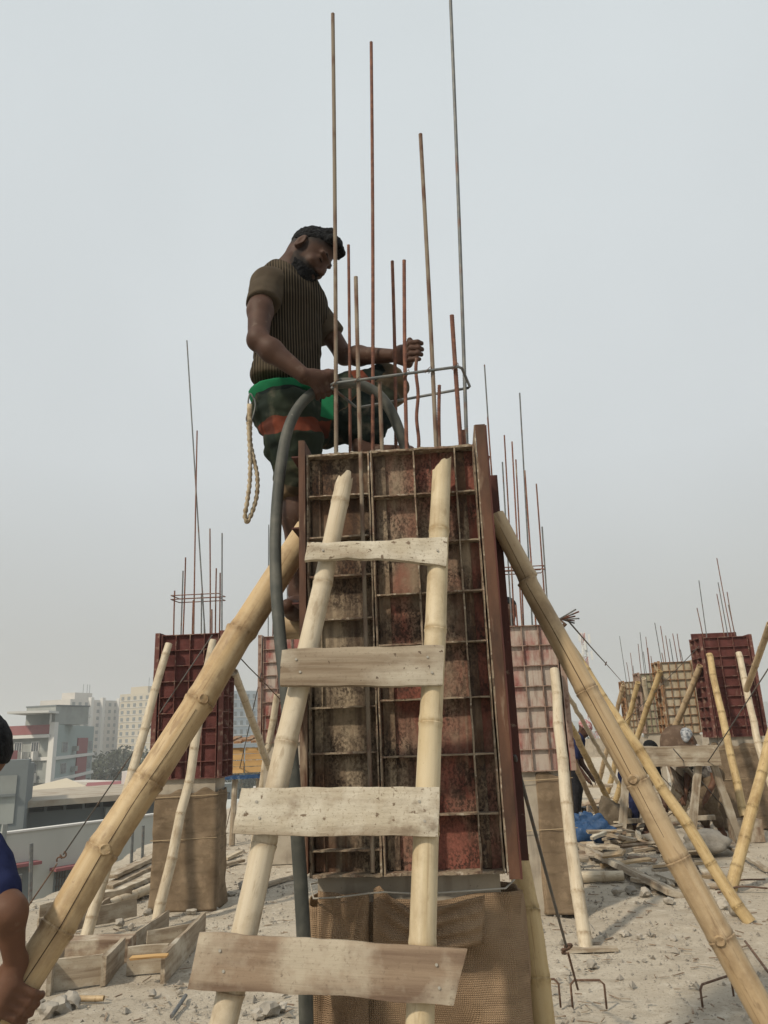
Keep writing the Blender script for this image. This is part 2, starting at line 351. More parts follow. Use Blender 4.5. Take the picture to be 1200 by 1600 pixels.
# ------------------------------------------------------------------ the slab and the ground far below
def axis_steps(segs):
    out = [segs[0][0]]
    for a, b, st in segs:
        n = max(1, int(round((b - a) / st))); out += [a + (b - a) * (i + 1) / n for i in range(n)]
    return np.array(out)
def slab():
    xs = axis_steps([(-3.45, 4.6, 0.055), (4.6, 16, 0.5)]); ys = axis_steps([(-3, 3.6, 0.3), (3.6, 10.5, 0.05), (10.5, 16, 0.15), (16, 34, 1.0)])
    X, Y = np.meshgrid(xs, ys, indexing='ij'); P = np.stack([X, Y, 0 * X], -1)
    Z = 0.012 * fbm(P * 2.2, 4, 3) + 0.006 * fbm(P * 9, 3, 9) - 0.008
    Z += 0.03 * np.clip(fbm(P * 1.1, 3, 40) - 0.35, 0, 1)
    edge = np.clip((X + 3.45) / 0.5, 0, 1); X = X + (1 - edge) * 0.12 * vnoise(P * 1.7, 5)
    nx, ny = X.shape; V = np.stack([X, Y, Z], -1).reshape(-1, 3)
    F = [(i * ny + j, (i + 1) * ny + j, (i + 1) * ny + j + 1, i * ny + j + 1) for i in range(nx - 1) for j in range(ny - 1)]
    mb = MB().add(V, F); b0 = len(mb.v)
    mb.box((-3.40, -3.0, -0.30), (16, 34, -0.07))
    o = mb.build('roof_slab', M_ground, smooth=True, base=(0, 0, 0)); o['kind'] = 'structure'
    o2 = MB().box((-3.2, -2.8, -18), (15.8, 33.8, -0.31)).build('building_below', M_conc, base=(0, 0, -18)); o2['kind'] = 'structure'
slab()
M_city = layered('city_ground', (0.20, 0.20, 0.17), [((0.10, 0.12, 0.075), 0.02, 0.45, 0.6, 5), ((0.32, 0.30, 0.27), 0.035, 0.55, 0.65, 5)], coord='pos')
gm = MB(); gm.add([(1700 * math.cos(a), 1700 * math.sin(a), -18.2) for a in np.linspace(0, 2 * math.pi, 65)[:-1]], [tuple(range(64))])
tag(gm.build('city_ground', M_city, base=(0, 0, -18.2)), kind='structure')

e = empty('parapet_wall', (6.3, 33.7, 0)); tag(e, 'low concrete parapet along the far edge of the roof', 'wall')
for k in range(6): MB().box((-3.2 + k * 3.2, 33.6, -.05), (-3.2 + k * 3.2 + 3.19, 33.8, .75)).build('wall_section', M_conc, e); MB().box((-3.25 + k * 3.2, 33.55, -.05), (-2.95 + k * 3.2, 33.85, .85)).build('pier', M_conc, e)

# ------------------------------------------------------------------ bamboo, boards, bars, wires
def frame_n(p0, p1, nrm):                          # z along the piece, y along its face normal
    p0 = np.asarray(p0, float); z = unit(np.asarray(p1, float) - p0); nrm = np.asarray(nrm, float)
    y = unit(nrm - z * (nrm @ z)); x = np.cross(y, z)
    return Matrix([[x[i], y[i], z[i], p0[i]] for i in range(3)] + [[0, 0, 0, 1]])
def bamboo(name, pts, r0, r1, mat, nodes=None, spacing=0.27, n=14, parent=None, seed=0, kink=0.5, scars=(), cut=None, crack=None):
    """A culm along world points pts; nodes at metres along it; scars = metres where a branch was cut off facing the camera."""
    rg = random.Random(seed * 13 + 5); pts = [np.asarray(p, float) for p in pts]
    M = frame(pts[0], pts[-1]); Mi = M.inverted(); L = float(np.linalg.norm(pts[-1] - pts[0]))
    loc = np.array([Mi @ Vector(p.tolist()) for p in pts])
    if nodes is None:
        nodes = []; z = rg.uniform(0.3, 0.9) * spacing
        while z < L: nodes.append(z); z += spacing * rg.uniform(0.82, 1.2)
    zs = set(np.linspace(0, L, max(8, int(L / 0.045))).tolist())
    prof = [(-0.020, 0), (-0.011, 0.03), (-0.005, 0.09), (-0.001, 0.11), (0.002, 0.02), (0.006, 0.06), (0.014, 0.05), (0.024, 0.0)]
    rm = (r0 + r1) / 2; ps = rm / 0.035
    for nd in nodes:
        for d, _ in prof:
            if 0 < nd + d * ps < L: zs.add(nd + d * ps)
    zs = np.array(sorted(zs)); kx = [0.0] + [rg.uniform(-1, 1) * r0 * 0.25 * kink for _ in nodes] + [0.0]; ky = [0.0] + [rg.uniform(-1, 1) * r0 * 0.25 * kink for _ in nodes] + [0.0]
    kz = [0.0] + list(nodes) + [L]
    cx = np.interp(zs, loc[:, 2], loc[:, 0]) + np.interp(zs, kz, kx); cy = np.interp(zs, loc[:, 2], loc[:, 1]) + np.interp(zs, kz, ky)
    rad = r0 + (r1 - r0) * zs / L; at = np.zeros_like(zs); bul = np.zeros_like(zs)
    for nd in nodes:
        d = (zs - nd) / ps
        bul += np.interp(d, [p[0] for p in prof], [p[1] for p in prof], 0, 0); at = np.maximum(at, np.exp(-(d / 0.010) ** 2))
    rad = rad * (1 + bul * 0.8)
    A = np.arange(n) * 2 * math.pi / n
    P = np.stack([np.outer(np.ones_like(zs), np.cos(A)), np.outer(np.ones_like(zs), np.sin(A)), np.outer(zs, np.ones(n)) * 4], -1)
    ring = 1 + 0.035 * vnoise(P + seed * 7.3, seed)
    V = np.zeros((len(zs), n, 3)); V[..., 0] = cx[:, None] + rad[:, None] * ring * np.cos(A); V[..., 1] = cy[:, None] + rad[:, None] * ring * np.sin(A); V[..., 2] = zs[:, None]
    if cut:                                         # slanting, splintered top
        sx, sy, dep = cut; lim = L - dep * (0.5 + 0.5 * (sx * np.cos(A) + sy * np.sin(A))) - 0.25 * dep * np.array([rg.random() for _ in range(n)])
        V[..., 2] = np.minimum(V[..., 2], lim[None, :])
    K = len(zs); vs = V.reshape(-1, 3).tolist(); at_v = np.repeat(at, n).tolist()
    fs = [(i * n + j, i * n + (j + 1) % n, (i + 1) * n + (j + 1) % n, (i + 1) * n + j) for i in range(K - 1) for j in range(n)]
    for end, rr in ((0, V[0]), (K - 1, V[-1])):     # wall thickness and a hollow end
        c = rr.mean(0); sgn = -1 if end == 0 else 1
        inner = c + (rr - c) * 0.74; deep = inner.copy(); deep[:, 2] -= sgn * 0.018
        b = len(vs); vs += inner.tolist() + deep.tolist(); at_v += [0.5] * n + [1.0] * n
        e = end * n
        for j in range(n):
            k = (j + 1) % n; q1 = (e + j, e + k, b + k, b + j); q2 = (b + j, b + k, b + n + k, b + n + j)
            fs += [q1, q2] if sgn > 0 else [q1[::-1], q2[::-1]]
        fs.append(tuple(b + n + j for j in (range(n) if sgn > 0 else range(n - 1, -1, -1))))
    mb = MB().add(vs, fs, at_v); o = mb.build(name, mat, parent=parent, M=M, smooth=40)
    if crack:                                       # a drying split along the culm
        zz = np.linspace(crack[0], crack[1], 60); i = int(np.argmin(abs(zs - zz.mean()))); d = Mi @ Vector((CAM + np.array([crack[2], 0, crack[3]])).tolist()) - Vector((cx[i], cy[i], zs[i])); d.z = 0; d.normalize(); a0 = math.atan2(d.y, d.x)
        an = a0 + .10 * vnoise(np.stack([zz * 6, zz * 0, zz * 0], -1), seed); rz = np.interp(zz, zs, rad) * (1 + 0.004)
        pc = np.stack([np.interp(zz, zs, cx) + rz * np.cos(an), np.interp(zz, zs, cy) + rz * np.sin(an), zz], -1)
        q = bpy.data.objects.new('split', MB().tube(pc, .0010 * (1 - .8 * np.abs(np.linspace(-1, 1, 60))) + .0004, 5).mesh('split', M_dark)); col.objects.link(q); q.parent = o
    for sc_ in scars:
        z = sc_[0]; i = int(np.argmin(abs(zs - z))); c = Vector((cx[i], cy[i], z)); cw = Vector(CAM.tolist()) + Vector((sc_[1], 0, sc_[2])); d = Mi @ cw - c; d.z = 0; d.normalize()
        p0 = c + d * rad[i] * 0.9; p1 = c + d * (rad[i] + r0 * 0.16)
        rq = [[1 + .05 * math.sin(2.1 * j + z * 20) + .04 * math.sin(1.1 * j + z) for j in range(12)] for i in range(5)]
        s_ = MB().tube([p0, p0.lerp(p1, 0.5), p1, p1 - d * r0 * .12, p1 - d * r0 * .18], [r0 * 0.44, r0 * 0.38, r0 * 0.30, r0 * 0.20, r0 * .04], 12, ring=rq)
        s_.a['node'] = {k: (0.35, .6, .9, 1., 1.)[k // 12] for k in range(len(s_.v))}
        ob = s_.mesh('branch_scar', mat, 50); q = bpy.data.objects.new('branch_scar', ob); col.objects.link(q); q.parent = o
    return o
def board_mesh(L, wd, th, seed=0, segs=None, rag=0.004, endcut=0.0, taper=0.0):
    rg = random.Random(seed); segs = segs or max(3, int(L / 0.08)); vs = []
    for i in range(segs + 1):
        z = L * i / segs; jw = lambda: rg.uniform(-rag, rag); k = 1 - taper * i / segs; bow = rg.uniform(-rag, rag) * 0.5
        s0 = endcut * (1 - i / segs) if i == 0 else (-endcut if i == segs else 0)
        vs += [(-wd / 2 * k + jw(), -th / 2 + bow, z + s0 + jw()), (wd / 2 * k + jw(), -th / 2 + bow, z - s0 + jw()), (wd / 2 * k + jw(), th / 2 + bow, z - s0 + jw()), (-wd / 2 * k + jw(), th / 2 + bow, z + s0 + jw())]
    fs = [(3, 2, 1, 0)] + [tuple(segs * 4 + j for j in range(4))]
    fs = [(0, 1, 2, 3)[::-1], tuple(segs * 4 + j for j in range(4))]
    for i in range(segs):
        for j in range(4): fs.append((i * 4 + j, i * 4 + (j + 1) % 4, (i + 1) * 4 + (j + 1) % 4, (i + 1) * 4 + j))
    return MB().add(vs, fs)
def board(name, p0, p1, nrm, wd, th, mat, parent=None, seed=0, **k):
    L = float(np.linalg.norm(np.asarray(p1, float) - np.asarray(p0, float)))
    return board_mesh(L, wd, th, seed, **k).build(name, mat, parent=parent, M=frame_n(p0, p1, nrm))
def rebar(name, p0, p1, r, mat, parent, ribs=True, bend=None, n=8):
    p0 = np.asarray(p0, float); p1 = np.asarray(p1, float); M = frame(p0, p1); L = float(np.linalg.norm(p1 - p0))
    zs = np.arange(0, L, 0.0045 if ribs else 0.15); zs = np.append(zs, L)
    cx = np.zeros_like(zs); cy = np.zeros_like(zs)
    if bend: cx = bend[0] * np.sin(zs / L * math.pi); cy = bend[1] * np.sin(zs / L * math.pi * bend[2]) if len(bend) > 2 else bend[1] * np.sin(zs / L * math.pi)
    rad = np.where(np.arange(len(zs)) % 2 == 0, r * 0.93, r * 1.09) if ribs else np.full(len(zs), r)
    return MB().tube(np.stack([cx, cy, zs], -1), rad, n).build(name, mat, parent=parent, M=M, smooth=True if ribs else 40)
def wire(name, pts, r, mat, label=None, cat=None, parent=None, n=6, group=None):
    o = MB().tube(pts, r, n).build(name, mat, parent=parent, smooth=True)
    if label: tag(o, label, cat, group)
    return o
def arcpts(c, a, b, r, t0, t1, n=10):
    c = np.asarray(c, float); return [c + r * (math.cos(t) * np.asarray(a) + math.sin(t) * np.asarray(b)) for t in np.linspace(t0, t1, n)]
def lerp(a, b, t): return np.asarray(a, float) * (1 - t) + np.asarray(b, float) * t

# ------------------------------------------------------------------ the main column
TH = R(4.5)
MO = W(484, 1370, 2.15); MO[2] = 0.0
MM = rotz(MO, -TH); MMi = MM.inverted()
ux = np.array([math.cos(TH), -math.sin(TH), 0]); vy = np.array([math.sin(TH), math.cos(TH), 0])
def PM(x, y, v=0.0):                                # local point of the main column seen at (x, y) on its plane v
    d = ray(x, y); o = MO + vy * v; t = ((o - CAM) @ vy) / (d @ vy); return np.array(MMi @ Vector((CAM + d * t).tolist()))
WID, DEP = 0.505, 0.34
ZB, ZT = PM(600, 1370)[2], PM(600, 703)[2]

def burlap_wrap(name, mat, M, u0, u1, v0, v1, z0, z1, seed, top=0.03, amp=0.012, flare=0.02, nh=34, npr=26, open_u=None, thick=0.004):
    """A cloth hung round a column: a closed ring of cloth with folds and an uneven top edge."""
    per = []; w_, d_ = u1 - u0, v1 - v0; tot = 2 * (w_ + d_)
    corners = [(u0, v0), (u1, v0), (u1, v1), (u0, v1)]
    for k in range(4):
        a, b = np.array(corners[k]), np.array(corners[(k + 1) % 4]); nrm = np.array([(b - a)[1], -(b - a)[0]]); nrm = nrm / np.linalg.norm(nrm)
        m_ = max(4, int(npr * np.linalg.norm(b - a) / w_))
        for i in range(m_):
            t = i / m_; wgt = min(t, 1 - t); per.append((*lerp(a, b, t), *nrm, k + t))
    n = len(per); A_ = np.array(per); u, v, nu, nv, kk = [np.tile(A_[:, q], (nh + 1, 1)) for q in range(5)]; tz = np.linspace(0, 1, nh + 1)[:, None] * np.ones((1, n))
    st = lambda a, b, c: np.stack([a, b, c * np.ones_like(a)], -1)
    z = z0 + (z1 + top * vnoise(st(u * 9 + seed, v * 9, 3.1)) - z0) * tz
    p = st(u * 5 + seed * 3, v * 5, z * 2.2); q = st(u * 16 + seed * 3, v * 16, z * 3 + u * 5); sg = kk % 1 - .5
    dsp = amp * fbm(p, 3, seed) + amp * .45 * vnoise(q, seed + 3) + amp * .5 * np.sin(z * 26 + 5 * vnoise(p * .7, seed + 8)) * np.maximum(0, .9 - tz) + flare * (1 - tz) ** 4
    dsp = dsp + amp * .75 * np.sin((z + .5 * sg * sg) * 34 + 2.5 * vnoise(p * .6, seed + 21)) * np.maximum(0, vnoise(st(u * 3, v * 3, z * 1.6 + seed), seed + 4) + .25)
    dsp = np.maximum(dsp + amp * .9, .003)
    V = np.stack([u + nu * dsp, v + nv * dsp, z], -1).reshape(-1, 3).tolist(); Vi = np.stack([u + nu * (dsp - thick), v + nv * (dsp - thick), z], -1).reshape(-1, 3).tolist()
    N = len(V); fs = []
    for j in range(nh):
        for i in range(n):
            k = (i + 1) % n; a, b, c, d = j * n + i, j * n + k, (j + 1) * n + k, (j + 1) * n + i
            fs += [(a, b, c, d), (N + d, N + c, N + b, N + a)]
    for i in range(n):
        k = (i + 1) % n; fs += [(nh * n + i, nh * n + k, N + nh * n + k, N + nh * n + i), (N + i, N + k, k, i)]
    return MB().add(V + Vi, fs).build(name, mat, M=M, smooth=True)

def main_column():
    c = empty('concrete_column', M=MM)
    tag(c, 'nearest concrete column with tall reinforcing bars rising out of its top', 'column')
    mb = MB().box((0.012, 0.05, 0.0), (WID - 0.012, DEP - 0.01, ZT - 0.05)); mb.build('concrete_core', M_conc, c, local=True)
    rows = {'f': 0.085, 'm': 0.19, 'b': 0.275}
    bars = [(520, 22, 525, 708, 'f', 'd', 1), (580, 66, 582, 700, 'm', 'r', 0.9), (544.5, 383, 547, 704, 'b', 'r', .8), (556, 433, 563, 703, 'f', 'd', 1), (593, 597, 597, 700, 'f', 'd', .95),
            (613, 408, 618, 690, 'b', 'r', .9), (631.5, 407, 636, 696, 'f', 'r', .9), (651, 560, 653, 694, 'm', 'r', .85), (657, 210, 681, 692, 'f', 'd', 1), (686.5, 602, 688, 690, 'm', 'r', .85),
            (706, 493, 720, 690, 'f', 'r', 1.05), (697, -160, 729, 690, 'b', 'g', .95), (724, 672, 725, 690, 'm', 'r', .9)]
    for i, (xt, yt, xb, yb, row, mt, k) in enumerate(bars):
        v = rows[row]; pb = PM(xb, yb, v); pt = PM(xt, yt, v); d = (pt - pb) / np.linalg.norm(pt - pb); p0 = pb - d * 0.12
        pw = [np.array(MM @ Vector(p.tolist())) for p in (p0, pt)]
        bend = (rng.uniform(-.004, .004), rng.uniform(-.004, .004)) if i != 7 else (0.004, 0.003, 5)
        rebar('reinforcing_bar', pw[0], pw[1], 0.0068 * k, {'d': M_rust2, 'r': M_rust, 'g': M_greybar}[mt], c, bend=bend, n=9)
    # stirrup: one bent link round the bars
    f0, f1 = PM(522, 599, 0.07), PM(716, 573, 0.07); b1, b0 = PM(732, 606, 0.29), PM(560, 637, 0.29)
    pts = [f0 + np.array([-0.01, 0.01, 0]), f0, lerp(f0, f1, .3), lerp(f0, f1, .7), f1, f1 + np.array([0.012, 0.012, -0.001]), b1 + np.array([0.004, -0.012, 0]), b1, lerp(b1, b0, .5), b0, b0 + np.array([-0.01, -0.012, 0]), f0 + np.array([-0.012, 0.03, 0])]
    MB().tube(pts, 0.0048, 8).build('stirrup', M_greybar, c, local=True, smooth=True)
    for x, y, v in ((525, 599, .074), (559, 594, .074), (634, 584, .074), (669, 579, .074), (711, 574, .074)):   # binding wire at the crossings
        p = PM(x, y, v); MB().tube([p + np.array([-.010, -.008, -.012]), p + np.array([.0, -.011, 0]), p + np.array([.010, -.008, .010]), p + np.array([.012, .004, 0.004]), p + np.array([0, .012, -.004])], 0.0013, 5).build('tie_wire', M_hook, c, local=True)
    return c
main_column()

def main_formwork():
    f = empty('steel_formwork', M=MM @ Matrix.Translation((0, 0, ZB)))
    tag(f, 'rusty red and brown ribbed steel column form behind the bamboo ladder', 'formwork')
    H = ZT - ZB; US = 0.192
    def B(name, lo, hi, mat, jit=0.0, seg=1):
        lo = np.array(lo, float); hi = np.array(hi, float)
        if seg <= 1: return MB().box(lo, hi).build(name, mat, f, local=True)
        ax = int(np.argmax(hi - lo)); rg = random.Random(hash((round(lo[0], 3), round(lo[2], 3))) & 0xffff); vs = []; o = [a for a in range(3) if a != ax]
        for i in range(seg + 1):
            t = lo[ax] + (hi[ax] - lo[ax]) * i / seg
            for (sa, sb) in ((0, 0), (1, 0), (1, 1), (0, 1)):
                p = [0, 0, 0]; p[ax] = t; p[o[0]] = (hi if sa else lo)[o[0]] + rg.uniform(-jit, jit); p[o[1]] = (hi if sb else lo)[o[1]] + rg.uniform(-jit, jit); vs.append(p)
        fs = [(3, 2, 1, 0), tuple(seg * 4 + j for j in range(4))] + [(i * 4 + j, i * 4 + (j + 1) % 4, (i + 1) * 4 + (j + 1) % 4, (i + 1) * 4 + j) for i in range(seg) for j in range(4)]
        if ax == 1: fs = [q[::-1] for q in fs]
        return MB().add(vs, fs).build(name, mat, f, local=True)
    # face sheets, recessed behind frame and ribs
    B('face_sheet', (0.004, 0.040, 0.004), (US - 0.003, 0.045, H - 0.004), M_form_brown)
    B('face_sheet', (US + 0.003, 0.040, 0.004), (WID - 0.004, 0.045, H - 0.004), M_form_main)
    # stiffening strips pressed against the sheets
    B('stiffener_strip', (0.012, 0.030, 0.01), (0.036, 0.0395, H - 0.01), M_form_brown)
    B('stiffener_strip', (US + 0.012, 0.030, 0.01), (US + 0.044, 0.0395, H - 0.01), M_form_brown)
    B('stiffener_strip', (WID - 0.058, 0.030, 0.01), (WID - 0.03, 0.0395, H - 0.01), M_form_brown)
    t = 0.0045
    for (a, b) in ((0.0, US - 0.002), (US + 0.002, WID)):
        B('frame_edge', (a, 0.0, 0.0), (a + t, 0.039, H), M_rib_crust, 0.0012, 30); B('frame_edge', (b - t, 0.0, 0.0), (b, 0.039, H), M_rib_crust, 0.0012, 30)
        B('frame_edge', (a + t + .0005, 0.0, H - t - 0.002), (b - t - .0005, 0.039, H), M_rib_crust, 0.0012, 16); B('frame_edge', (a + t + .0005, 0.0, 0.0), (b - t - .0005, 0.039, t + 0.003), M_rib_crust, 0.0015, 16)
    for y in (773, 838, 899, 967, 1036, 1105, 1177, 1252, 1330):
        z = PM(530, y)[2] - ZB; B('rib', (t + .001, 0.002, z - .0022), (US - .002 - t - .001, 0.0385, z + .0022), M_rib_crust, 0.0009, 14)
    for y in (772, 848, 927, 1006, 1093, 1182, 1275):
        z = PM(640, y)[2] - ZB; B('rib', (US + .002 + t + .001, 0.002, z - .0022), (WID - t - .001, 0.0385, z + .0022), M_rib_crust, 0.0009, 20)
    # upright ribs of the wide panel and the twisted bar welded down the narrow one
    for x in (647, 712):
        u = PM(x, 740)[0]; B('rib', (u - .0022, -0.001, 0.006), (u + .0022, 0.0395, H - 0.008), M_rib_crust, 0.0010, 40)
    u = PM(564, 740)[0]; p0 = MM @ Vector((u, 0.003, ZB + 0.01)); p1 = MM @ Vector((u, 0.003, ZT - 0.004))
    rebar('welded_bar', p0, p1, 0.0062, M_rust2, f)
    # concrete crumbs stuck on the rim
    for i in range(16):
        u = rng.uniform(0.01, WID - 0.01); s_ = rng.uniform(0.006, 0.014); V = np.array([(math.cos(a) * s_ * rng.uniform(.6, 1.2), math.sin(a) * s_ * .8 * rng.uniform(.6, 1.2), h) for h in (0, s_ * .7) for a in np.linspace(0, 6.28, 7)[:-1]])
        V[6:] *= (.55, .55, 1); V += (u, 0.02, H - .001)
        MB().add(V, [tuple(range(5, -1, -1)), tuple(range(6, 12))] + [(k, (k + 1) % 6, 6 + (k + 1) % 6, 6 + k) for k in range(6)]).build('concrete_crumb', M_rubble, f, local=True)
    # side panels: a turned-out flange in front, the sheet running back, a darker flange behind
    HL = PM(480, 690)[2] - ZB
    B('side_flange', (-0.0215, -0.012, 0.012), (-0.0065, -0.007, HL), M_flange, 0.0007, 20)
    B('side_panel', (-0.0065, -0.012, 0.012), (-0.0025, DEP + 0.02, HL - 0.001), M_flange)
    for k in range(6): B('side_rib', (-0.045, 0.0, 0.05 + k * (HL - 0.1) / 5), (-0.0068, DEP, 0.055 + k * (HL - 0.1) / 5), M_flange_dk)
    HR = PM(752, 666)[2] - ZB; ur = WID + 0.004
    B('side_panel', (ur, -0.016, 0.0), (ur + 0.004, DEP + 0.03, HR - .001), M_rib_crust, .0008, 24)
    B('side_flange', (ur + 0.0045, -0.016, -0.01), (ur + 0.033, -0.0115, HR), M_flange, 0.0008, 30)
    B('side_flange', (ur + 0.033, -0.018, -0.01), (ur + 0.0375, 0.055, HR - 0.004), M_flange_dk, 0.0006, 24)
    B('back_flange', (ur + 0.0045, DEP - 0.02, -0.02), (ur + 0.084, DEP - 0.012, HR - 0.05), M_flange_dk)
    for k in range(6): B('side_rib', (ur + .0045, 0.06, 0.06 + k * (HR - 0.14) / 5), (ur + .045, DEP - 0.022, 0.066 + k * (HR - .14) / 5), M_flange_dk)
    B('back_panel', (-0.02, DEP + 0.0, 0.0), (ur - 0.002, DEP + 0.006, HR - 0.02), M_flange_dk)
    return f
main_formwork()

def main_burlap():
    zt = PM(600, 1404)[2]
    b = burlap_wrap('burlap_wrap', M_burlap, MM, -0.002, WID + 0.022, 0.055, DEP + 0.01, 0.02, zt - 0.015, 4, top=0.03, amp=0.018, flare=0.03, nh=80, npr=60)
    tag(b, 'brown burlap cloth tied round the foot of the nearest column', 'burlap')
    # the loose flap with a peaked corner that hangs in front of the wrap
    def flap(pts_px, seed, name, label, mat, vv=0.0, amp=0.01):
        top = [PM(x, y, vv) for x, y in pts_px[0]]; bot = [PM(x, y, vv) for x, y in pts_px[1]]; n = 30; h = 26; V = []
        ts = np.linspace(0, 1, n + 1); tk = np.linspace(0, 1, len(top))
        for j in range(h + 1):
            for i in range(n + 1):
                a = np.array([np.interp(ts[i], tk, [p[k] for p in top]) for k in range(3)]); c_ = np.array([np.interp(ts[i], tk, [p[k] for p in bot]) for k in range(3)])
                p = lerp(a, c_, j / h); q = np.array([p[0] * 14 + seed, p[2] * 5 + p[0] * 6, seed * 1.7])
                p[1] = vv - 0.006 - amp * (0.6 + float(fbm(q, 3, seed))) - 0.007 * math.sin(i * 0.55 + 4 * float(vnoise(q * .4)) + j * 0.16) - 0.006 * math.sin(j * .8 + .02 * (i - 15) ** 2) * math.sin(math.pi * i / n)
                V.append(p)
        N = len(V); Vb = [p + np.array([0, 0.003, 0]) for p in V]; fs = []
        for j in range(h):
            for i in range(n):
                a = j * (n + 1) + i; q = (a, a + n + 1, a + n + 2, a + 1); fs += [q, tuple(N + x for x in q[::-1])]
        for i in range(n): fs += [(i, i + 1, N + i + 1, N + i), (N + h * (n + 1) + i, N + h * (n + 1) + i + 1, h * (n + 1) + i + 1, h * (n + 1) + i)]
        for j in range(h): fs += [(N + j * (n + 1), N + (j + 1) * (n + 1), (j + 1) * (n + 1), j * (n + 1)), (j * (n + 1) + n, (j + 1) * (n + 1) + n, N + (j + 1) * (n + 1) + n, N + j * (n + 1) + n)]
        return tag(MB().add(V + Vb, fs).build(name, mat, M=MM, smooth=True), label, 'burlap')
    flap(([(498, 1390), (540, 1396), (578, 1392)], [(498, 1640), (540, 1640), (576, 1640)]), 2, 'burlap_flap', 'narrow burlap strip hanging left of the fold on the nearest column', M_burlap, 0.012, 0.008)
    flap(([(584, 1388), (594, 1382), (612, 1402), (645, 1424), (700, 1412), (752, 1398), (757, 1396)], [(584, 1500), (595, 1500), (615, 1500), (645, 1494), (700, 1480), (752, 1474), (757, 1472)]), 5, 'burlap_flap', 'wide sagging burlap flap with a peaked corner behind the bottom rung', M_burlap, 0.004, 0.010)
    # string that ties the cloth
    pts = [PM(x, y, -0.022) for x, y in ((490, 1404), (530, 1402), (575, 1396), (600, 1394), (660, 1397), (720, 1393), (790, 1388))]
    P2 = [np.array(MM @ Vector(p.tolist())) for p in pts] + [np.array(MM @ Vector((WID + .05, DEP * .5, pts[-1][2]))), np.array(MM @ Vector((WID * .5, DEP + .05, pts[-1][2]))), np.array(MM @ Vector((-.03, DEP * .5, pts[0][2]))), np.array(MM @ Vector(pts[0].tolist()))]
    wire('tie_string', P2, 0.0022, M_white_string, 'pale tie wire stretched round the burlap of the nearest column', 'wire')
main_burlap()

